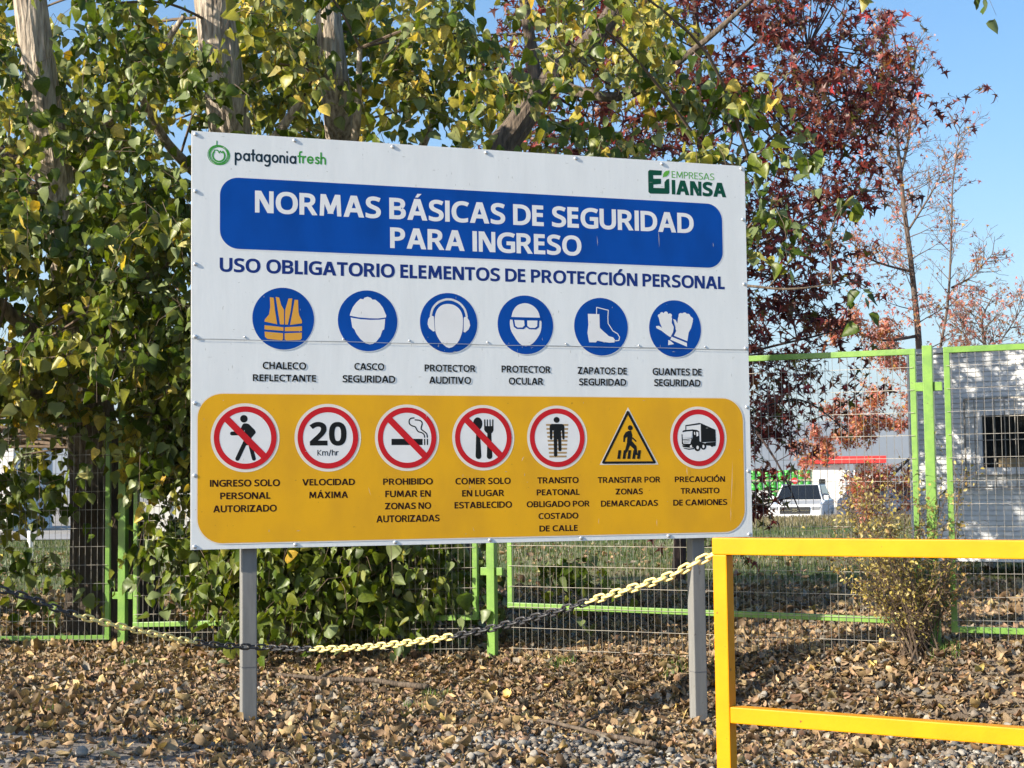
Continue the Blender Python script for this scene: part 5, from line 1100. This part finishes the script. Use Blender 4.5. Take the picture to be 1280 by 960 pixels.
D_ = make_poplar('dark forked poplar leaning right above the title of the sign', None,
    [(560, 750, 15.2), (566, 600, 15.2), (585, 360, 15.2), (618, 205, 15.2), (645, 160, 15.2), (686, 105, 15.2), (722, 70, 15.2), (762, 22, 15.2), (800, -60, 15.2), (830, -240, 15.4)], [.25, .20, .17, .16, .14, .13, .13, .11, .09, .07, .03],
    [([(672, 122, 15.2), (664, 60, 15.2), (655, 0, 15.1), (640, -120, 15)], .075, .04), ([(600, 300, 15.2), (780, 260, 13.8), (900, 215, 12.9), (990, 170, 12.6)], .028, .008), ([(690, 105, 15.2), (780, 120, 14.2), (870, 60, 13.6), (960, -20, 13.2)], .06, .015), ([(620, 200, 15.2), (700, 200, 14.0), (860, 330, 12.6), (960, 360, 12.1), (1040, 356, 12)], .022, .006)], extra=M['bark_dark'])

def dens(table, px, py):
    if not (-480 <= px < 1280 and -240 <= py < 860): return 0
    return table[int((py + 240) // 80)][int((px + 480) // 80)]
# rows: 80 px steps from y=-240 ; columns: 80 px steps from x=-480
def T(s): return [[int(c_) / 9 for c_ in r_] for r_ in s.split()]
NEAR = T('1111112222111100000000 1111112333221100000000 1111123334433211000000 1112344568765431100000 1112344668755431110000 1112344668887432100000 1122355889888331110000 1122355889886321000000 1122456889886321000000 1123456899886321000000 2224566865333000000000 3333321067665430000000 3333320049998410000000 3333310008888200000000')
MID = T('1111111111111100000000 1111111111122110000000 1112222333333221000000 2223556888888654200000 2223556888888654200000 2223556888888654200000 2223556887766552200000 2223556887766541000000 2223556888766310000000 2223556888655200000000 3333566865544100000000 2222210012322000000000 0000000001111000000000 0000000000000000000000')
REDT = T('0000000000000001111000 0000000000000013333100 0000000000000136654200 0000000000000259999410 0000000000000259999510 0000000000000259999200 0000000000000258999200 0000000000000247999200 0000000000000136998100 0000000000000013984000 0000000000000001251000 0000000000000000010000 0000000000000000000000 0000000000000000000000')
def fill(table, n, y0, y1, fn, cl=0.0):
    for _ in range(n):
        px = rnd.uniform(-480, 1280); py = rnd.uniform(-240, 860)
        nz_ = noise.noise(Vector((px / 105, py / 105, y0))) + .45 * noise.noise(Vector((px / 45, py / 45, y0 + 9)))
        if (table is NEAR and ((90 < px < 205 and py > 600) or (40 < px < 145 and py > 565) or (570 < px < 665 and py > 640))) or (table is MID and 20 < px < 140 and py > 590): continue
        if rnd.random() < dens(table, px, py) * max(0, min(1.5, 1 + cl * nz_ * (.35 if py > 400 and px < 260 else 1))) and not (table is NEAR and py < 190 and ((rnd.random() < .6 and abs(px - 40 - py * .12) < 34) or (rnd.random() < .92 and abs(px - 268 - py * .13) < 54))): fn(at(px, py, rnd.uniform(y0, y1)), px, py)
def pop_clump(c_, size, yellow, n, r_):
    best = None; bd = 1e9
    for T_r in poplars:
        a = nearest(T_r['limbs'], c_); d_ = (a - c_).length
        if d_ < bd: bd = d_; best = (T_r, a)
    T_r, a = best
    if c_.z < gz(c_.x, c_.y) + .38: return
    clump(T_r['cr'], c_, r_, n, size, yellow, a if rnd.random() < .5 and c_.z > 1.5 else None)
fill(NEAR, 1250, 11.3, 13.2, lambda c_, px, py: pop_clump(c_ if c_.y > np.interp(c_.x, _fx, _fy) - .25 or c_.z > 2.3 else Vector((c_.x, float(np.interp(c_.x, _fx, _fy)) - .15, c_.z)), .100, .03 if py > 600 else .20 + (.18 if px > 320 else 0), 9, .24), cl=3.2)
fill(MID, 1350, 13.4, 17.0, lambda c_, px, py: pop_clump(c_, .098, .45 + (.34 if py < 260 and px > 280 else .10), 8, .28), cl=3.0)

# branches hanging low behind the sign posts
for _ in range(75):
    px = rnd.triangular(205, 600, 400); py = rnd.uniform(650, 770 - abs(px - 400) * .16); c_ = at(px, py, rnd.uniform(11.9, 12.8))
    if 570 < px: continue
    c_.y = max(c_.y, float(np.interp(c_.x, _fx, _fy)) - .15)
    pop_clump(c_, .100, .02, 8, .20)

# red star leaved tree
rp_ = [at(848, 722, 20.0), at(852, 620, 20), at(866, 400, 20), at(877, 200, 20), at(869, 0, 20), at(866, -200, 20), at(862, -420, 20)]
g = gz(rp_[0].x, rp_[0].y); rp_[0].z = g - .1; org = Vector((rp_[0].x, rp_[0].y, g))
red = thing('red_leaved_tree', 'sweetgum tree with dark red star shaped leaves behind the right part of the sign', 'tree', org)
trunk('trunk', rp_, [.10, .075, .055, .045, .04, .03, .02], M['twig_dark'], red, org, nseg=20, sub=8); rl = [catmull(rp_, 6)]
for lp in ([(858, 560, 20), (930, 520, 19.3), (1000, 500, 19), (1060, 540, 18.8)], [(864, 470, 20), (940, 440, 19.2), (1020, 420, 18.8), (1050, 410, 18.6)], [(868, 360, 20), (960, 300, 19.2), (1050, 250, 18.8), (1100, 235, 18.6)], [(874, 250, 20), (980, 160, 19.3), (1060, 120, 19), (1120, 100, 18.8)], [(872, 120, 20), (960, 40, 19.4), (1040, -20, 19)], [(870, 300, 20), (800, 220, 20.4), (740, 160, 20.6), (700, 60, 20.8)], [(868, 60, 20), (800, -20, 20.3), (740, -100, 20.4)], [(866, 440, 20), (960, 560, 18.7), (1000, 640, 18.3)], [(872, 180, 20), (960, 120, 20.5), (1010, 60, 21)]):
    q = px_path(lp); trunk('limb', q, [.022, .015, .007], M['twig_dark'], red, org, nseg=8, sub=6); rl.append(catmull(q, 6))
rc = Crown(); EDGE = [(1086, 78), (1110, 70), (1130, 75), (1140, 98), (1060, 108), (1075, 115), (1095, 120), (1110, 140), (1060, 130), (1085, 250), (1060, 240), (1100, 110), (1058, 350), (1075, 352), (985, 598), (1000, 560), (955, 590), (960, 620)]
fill(REDT, 5200, 18.2, 22.0, lambda c_, px, py: clump(rc, c_, .34, 4, .135, 0, nearest(rl, c_) if rnd.random() < .7 else None, star=True, tr=.004), cl=2.0)
for (px, py) in EDGE: c_ = at(px, py, 18.6); clump(rc, c_, .10, 2, .135, 0, nearest(rl, c_) if rnd.random() < .6 else None, star=True, tr=.003)
for (px, py, n_) in ((1004, 212, 2), (1008, 182, 1), (1060, 262, 1), (1085, 372, 1), (980, 325, 1), (1182, -12, 1), (1240, -12, 1), (1080, -5, 1)):
    c_ = at(px, py, 12.4); clump(D_['cr'], c_ + Vector((0, 0, .08)), .05, n_, .12, .15, nearest(D_['limbs'], c_) if px < 1100 else None, tr=.003)

names = {}
for k, T_r in enumerate(poplars): build_crown(T_r['cr'], T_r['root'], T_r['org'], POP, M['poplar_leaf'], 'poplar', 290, POPM, M['twig'])
build_crown(rc, red, org, STAR, M['red_leaf'], 'red', 290, REDM, M['twig_dark'])

# young pink leaved tree and its neighbour behind the cabin, grown by branching
def grow(cr, p, d, L_, r_, lvl, leafcb, up=.25, sp=.6, kids=(4, 6)):
    n = 5; pts = [p]; dd = d.normalized()
    for i in range(n): dd = (dd + rv3(.09) + Vector((0, 0, up * .12))).normalized(); pts.append(pts[-1] + dd * L_ / n)
    cr.tw.tube(pts, [max(r_ * (1 - .75 * i / n), .0035) for i in range(n + 1)], 5 if lvl < 2 else 3, cap=False)
    if lvl >= 2 or L_ < .35:
        for i in range(1, n + 1): leafcb(pts[i], lvl)
        if lvl >= 3: return
    k = rnd.randint(*kids)
    for j in range(k):
        t = .2 + .75 * (j + rnd.random()) / k; i = int(t * n); q = pts[i].lerp(pts[min(i + 1, n)], t * n - i); az = rv3(); az = (az - dd * az.dot(dd)).normalized()
        grow(cr, q, dd * (1 - sp * .4) + az * sp, L_ * rnd.uniform(.42, .62), r_ * .5, lvl + 1, leafcb, up, sp, kids)
PINK = [(.58, .22, .19), (.46, .12, .09), (.52, .25, .13), (.62, .32, .26), (.30, .08, .07), (.48, .27, .07)]
def leafcb_pink(dens_fn, cr, size):
    def f(p_, lvl):
        k = dens_fn(p_)
        for _ in range(int(k) + (rnd.random() < k % 1)):
            b_ = PINK[int(rnd.random() ** 1.2 * 6)]; v_ = rnd.uniform(.8, 1.25); cr.leaf(p_ + rv3(.05), Vector((rnd.gauss(0, .6), rnd.gauss(0, .6), -.7)), rv3() + Vector((0, -.4, .3)), size * rnd.uniform(.6, 1.15), tuple(c_ * v_ for c_ in b_))
    return f
def pink_tree(label, path, radii, limbs, dens_fn, size, grp='pink leaved young trees'):
    P = px_path(path); g = gz(P[0].x, P[0].y); P[0].z = g - .1; org = Vector((P[0].x, P[0].y, g)); t = thing('pink_leaved_tree', label, 'tree', org, 0, grp)
    trunk('trunk', P, radii, M['twig_grey'], t, org, nseg=10, sub=6, rough=.04); cr = Crown(); cb = leafcb_pink(dens_fn, cr, size)
    for lp, r0 in limbs:
        q = px_path(lp); C = catmull(q, 5); n = len(C); b_ = Buf().tube([c_ - org for c_ in C], [r0 * (1 - .8 * i / n) for i in range(n)], 8); b_.build('limb', M['twig_grey'], t, smooth=True)
        for i in range(2, n):
            for _ in range(2):
                dd = (C[i] - C[i - 1]).normalized(); az = rv3(); az = (az - dd * az.dot(dd)).normalized(); grow(cr, C[i], dd * .7 + az * .7, rnd.uniform(.32, .70) * (1 - .35 * i / n), .009, 1, cb, up=.2, sp=.65, kids=(2, 4))
    C = catmull(P, 6); m_ = len(C)
    for i in range(7, m_):
        for _ in range(2 if i < m_ * .75 else 1):
            az = rv3(); az.z = .35 + .6 * i / m_; grow(cr, C[i], az, rnd.uniform(.6, 1.05) * (1.25 - .95 * i / m_), .012, 1, cb, up=.25, sp=.6, kids=(2, 4))
    build_crown(cr, t, org, STAR, M['red_leaf'], 'pink', 0, None, M['twig_grey'])
pink_tree('young sweetgum with thin pinkish leaves rising against the sky right of the sign', [(1152, 705, 27), (1151, 560, 27), (1149, 440, 27), (1140, 340, 27), (1130, 260, 27), (1124, 200, 27), (1117, 130, 27), (1106, 60, 27), (1103, 30, 27)], [.075, .068, .06, .05, .04, .032, .022, .014, .007],
    [([(1126, 216, 27), (1136, 170, 27), (1141, 110, 27), (1145, 60, 27)], .03), ([(1168, 470, 26.8), (1184, 385, 26.5), (1189, 300, 26.4), (1191, 230, 26.4), (1200, 160, 26.3)], .028), ([(1149, 440, 27), (1168, 470, 26.8)], .05), ([(1140, 340, 27), (1090, 325, 26.5), (1062, 300, 26)], .025), ([(1146, 420, 27), (1100, 425, 26.4), (1050, 405, 26)], .03), ([(1150, 540, 27), (1080, 520, 26.5), (1030, 560, 26)], .03), ([(1150, 560, 27), (1110, 600, 26.6), (1090, 620, 26.3)], .03), ([(1189, 360, 26.5), (1215, 345, 26.4), (1240, 318, 26.3)], .02), ([(1126, 230, 27), (1085, 165, 26.8), (1060, 120, 26.7)], .02), ([(1134, 290, 27), (1165, 240, 26.8), (1185, 200, 26.6)], .022)],
    lambda p_: (1 if p_.x < 7.0 else .3) * (2.5 if p_.z < 3.6 else (1.3 if p_.z < 4.8 else .32)), .080)
pink_tree('bare topped sweetgum showing above the white cabin roof at the right edge', [(1236, 700, 31), (1238, 520, 31), (1232, 440, 31), (1228, 400, 31), (1240, 372, 31)], [.06, .05, .04, .02, .01], [([(1234, 450, 31), (1262, 410, 31), (1280, 380, 31)], .02), ([(1234, 470, 31), (1210, 430, 31), (1200, 400, 31)], .02)], lambda p_: .16, .095)

# shrub at the fence post
sb = at(1150, 822, 10.16); sg_ = gz(sb.x, sb.y); so_ = Vector((sb.x, sb.y, sg_)); shrub = thing('shrub', 'straggly shrub with tiny yellowish leaves growing through the fence by the green post', 'shrub', so_)
sc = Crown(); SHC = [(.42, .34, .09), (.50, .42, .18), (.34, .22, .08), (.20, .18, .05), (.30, .17, .08), (.16, .10, .06)]
def shrub_leaf(p_, dark):
    b_ = SHC[min(5, int(abs(rnd.gauss(0, 1.7)) + dark))]; v_ = rnd.uniform(.75, 1.25); sc.leaf(p_ + rv3(.012), rv3() + Vector((0, 0, .3)), rv3() + Vector((0, -.5, .3)), .027 * rnd.uniform(.6, 1.25), tuple(c_ * v_ for c_ in b_))
tips = [(1075, 600), (1100, 612), (1125, 600), (1060, 640), (1050, 665), (1085, 640), (1180, 590), (1195, 600), (1160, 640), (1190, 650), (1120, 650), (1070, 690), (1060, 715), (1100, 700), (1130, 690), (1150, 670), (1200, 700), (1215, 715), (1190, 730), (1110, 740), (1085, 745), (1140, 740), (1170, 750), (1105, 660), (1060, 620)]
for k, (px, py) in enumerate(tips * 2):
    tp = at(px + rnd.uniform(-14, 14), py + rnd.uniform(-14, 14), 10.14 + rnd.uniform(-.30, .2)); r0 = so_ + Vector((rnd.gauss(0, .07), rnd.gauss(0, .05), -.02)); md = r0.lerp(tp, .5) + Vector((rnd.gauss(0, .05), rnd.gauss(0, .04), .06)); C = catmull([r0, md, tp], 6); n = len(C)
    sc.tw.tube(C, [.006 - .0042 * i / n for i in range(n)], 4, cap=False); dk = 2 if px > 1185 and py > 680 else 0
    for i in range(3, n):
        for _ in range(3):
            q = C[i] + rv3(.09) * (.35 + i / n); sc.tw.tube([C[i], (C[i] + q) / 2 + rv3(.01), q], [.002, .0014, .001], 3, cap=False)
            for s_ in range(3 if i > 5 else 1): shrub_leaf(C[i].lerp(q, (s_ + 1) / 4), dk)
build_crown(sc, shrub, so_, OVAL, M['small_leaf'], 'shrub', 0, None, M['twig'])

# ------------------------------------------------------------------ haze
hz_ = Buf().box(-9500, 9500, -400, 9600, -6, 620).build('haze', bpy.data.materials.new('thin autumn haze')); hz_['kind'] = 'stuff'
hm = hz_.data.materials[0]; hm.use_nodes = True; hm.node_tree.nodes.remove(hm.node_tree.nodes['Principled BSDF'])
pv = hm.node_tree.nodes.new('ShaderNodeVolumePrincipled'); pv.inputs['Density'].default_value = .00012; pv.inputs['Color'].default_value = (.72, .82, .95, 1); pv.inputs['Anisotropy'].default_value = .2
hm.node_tree.links.new(pv.outputs[0], hm.node_tree.nodes['Material Output'].inputs['Volume'])
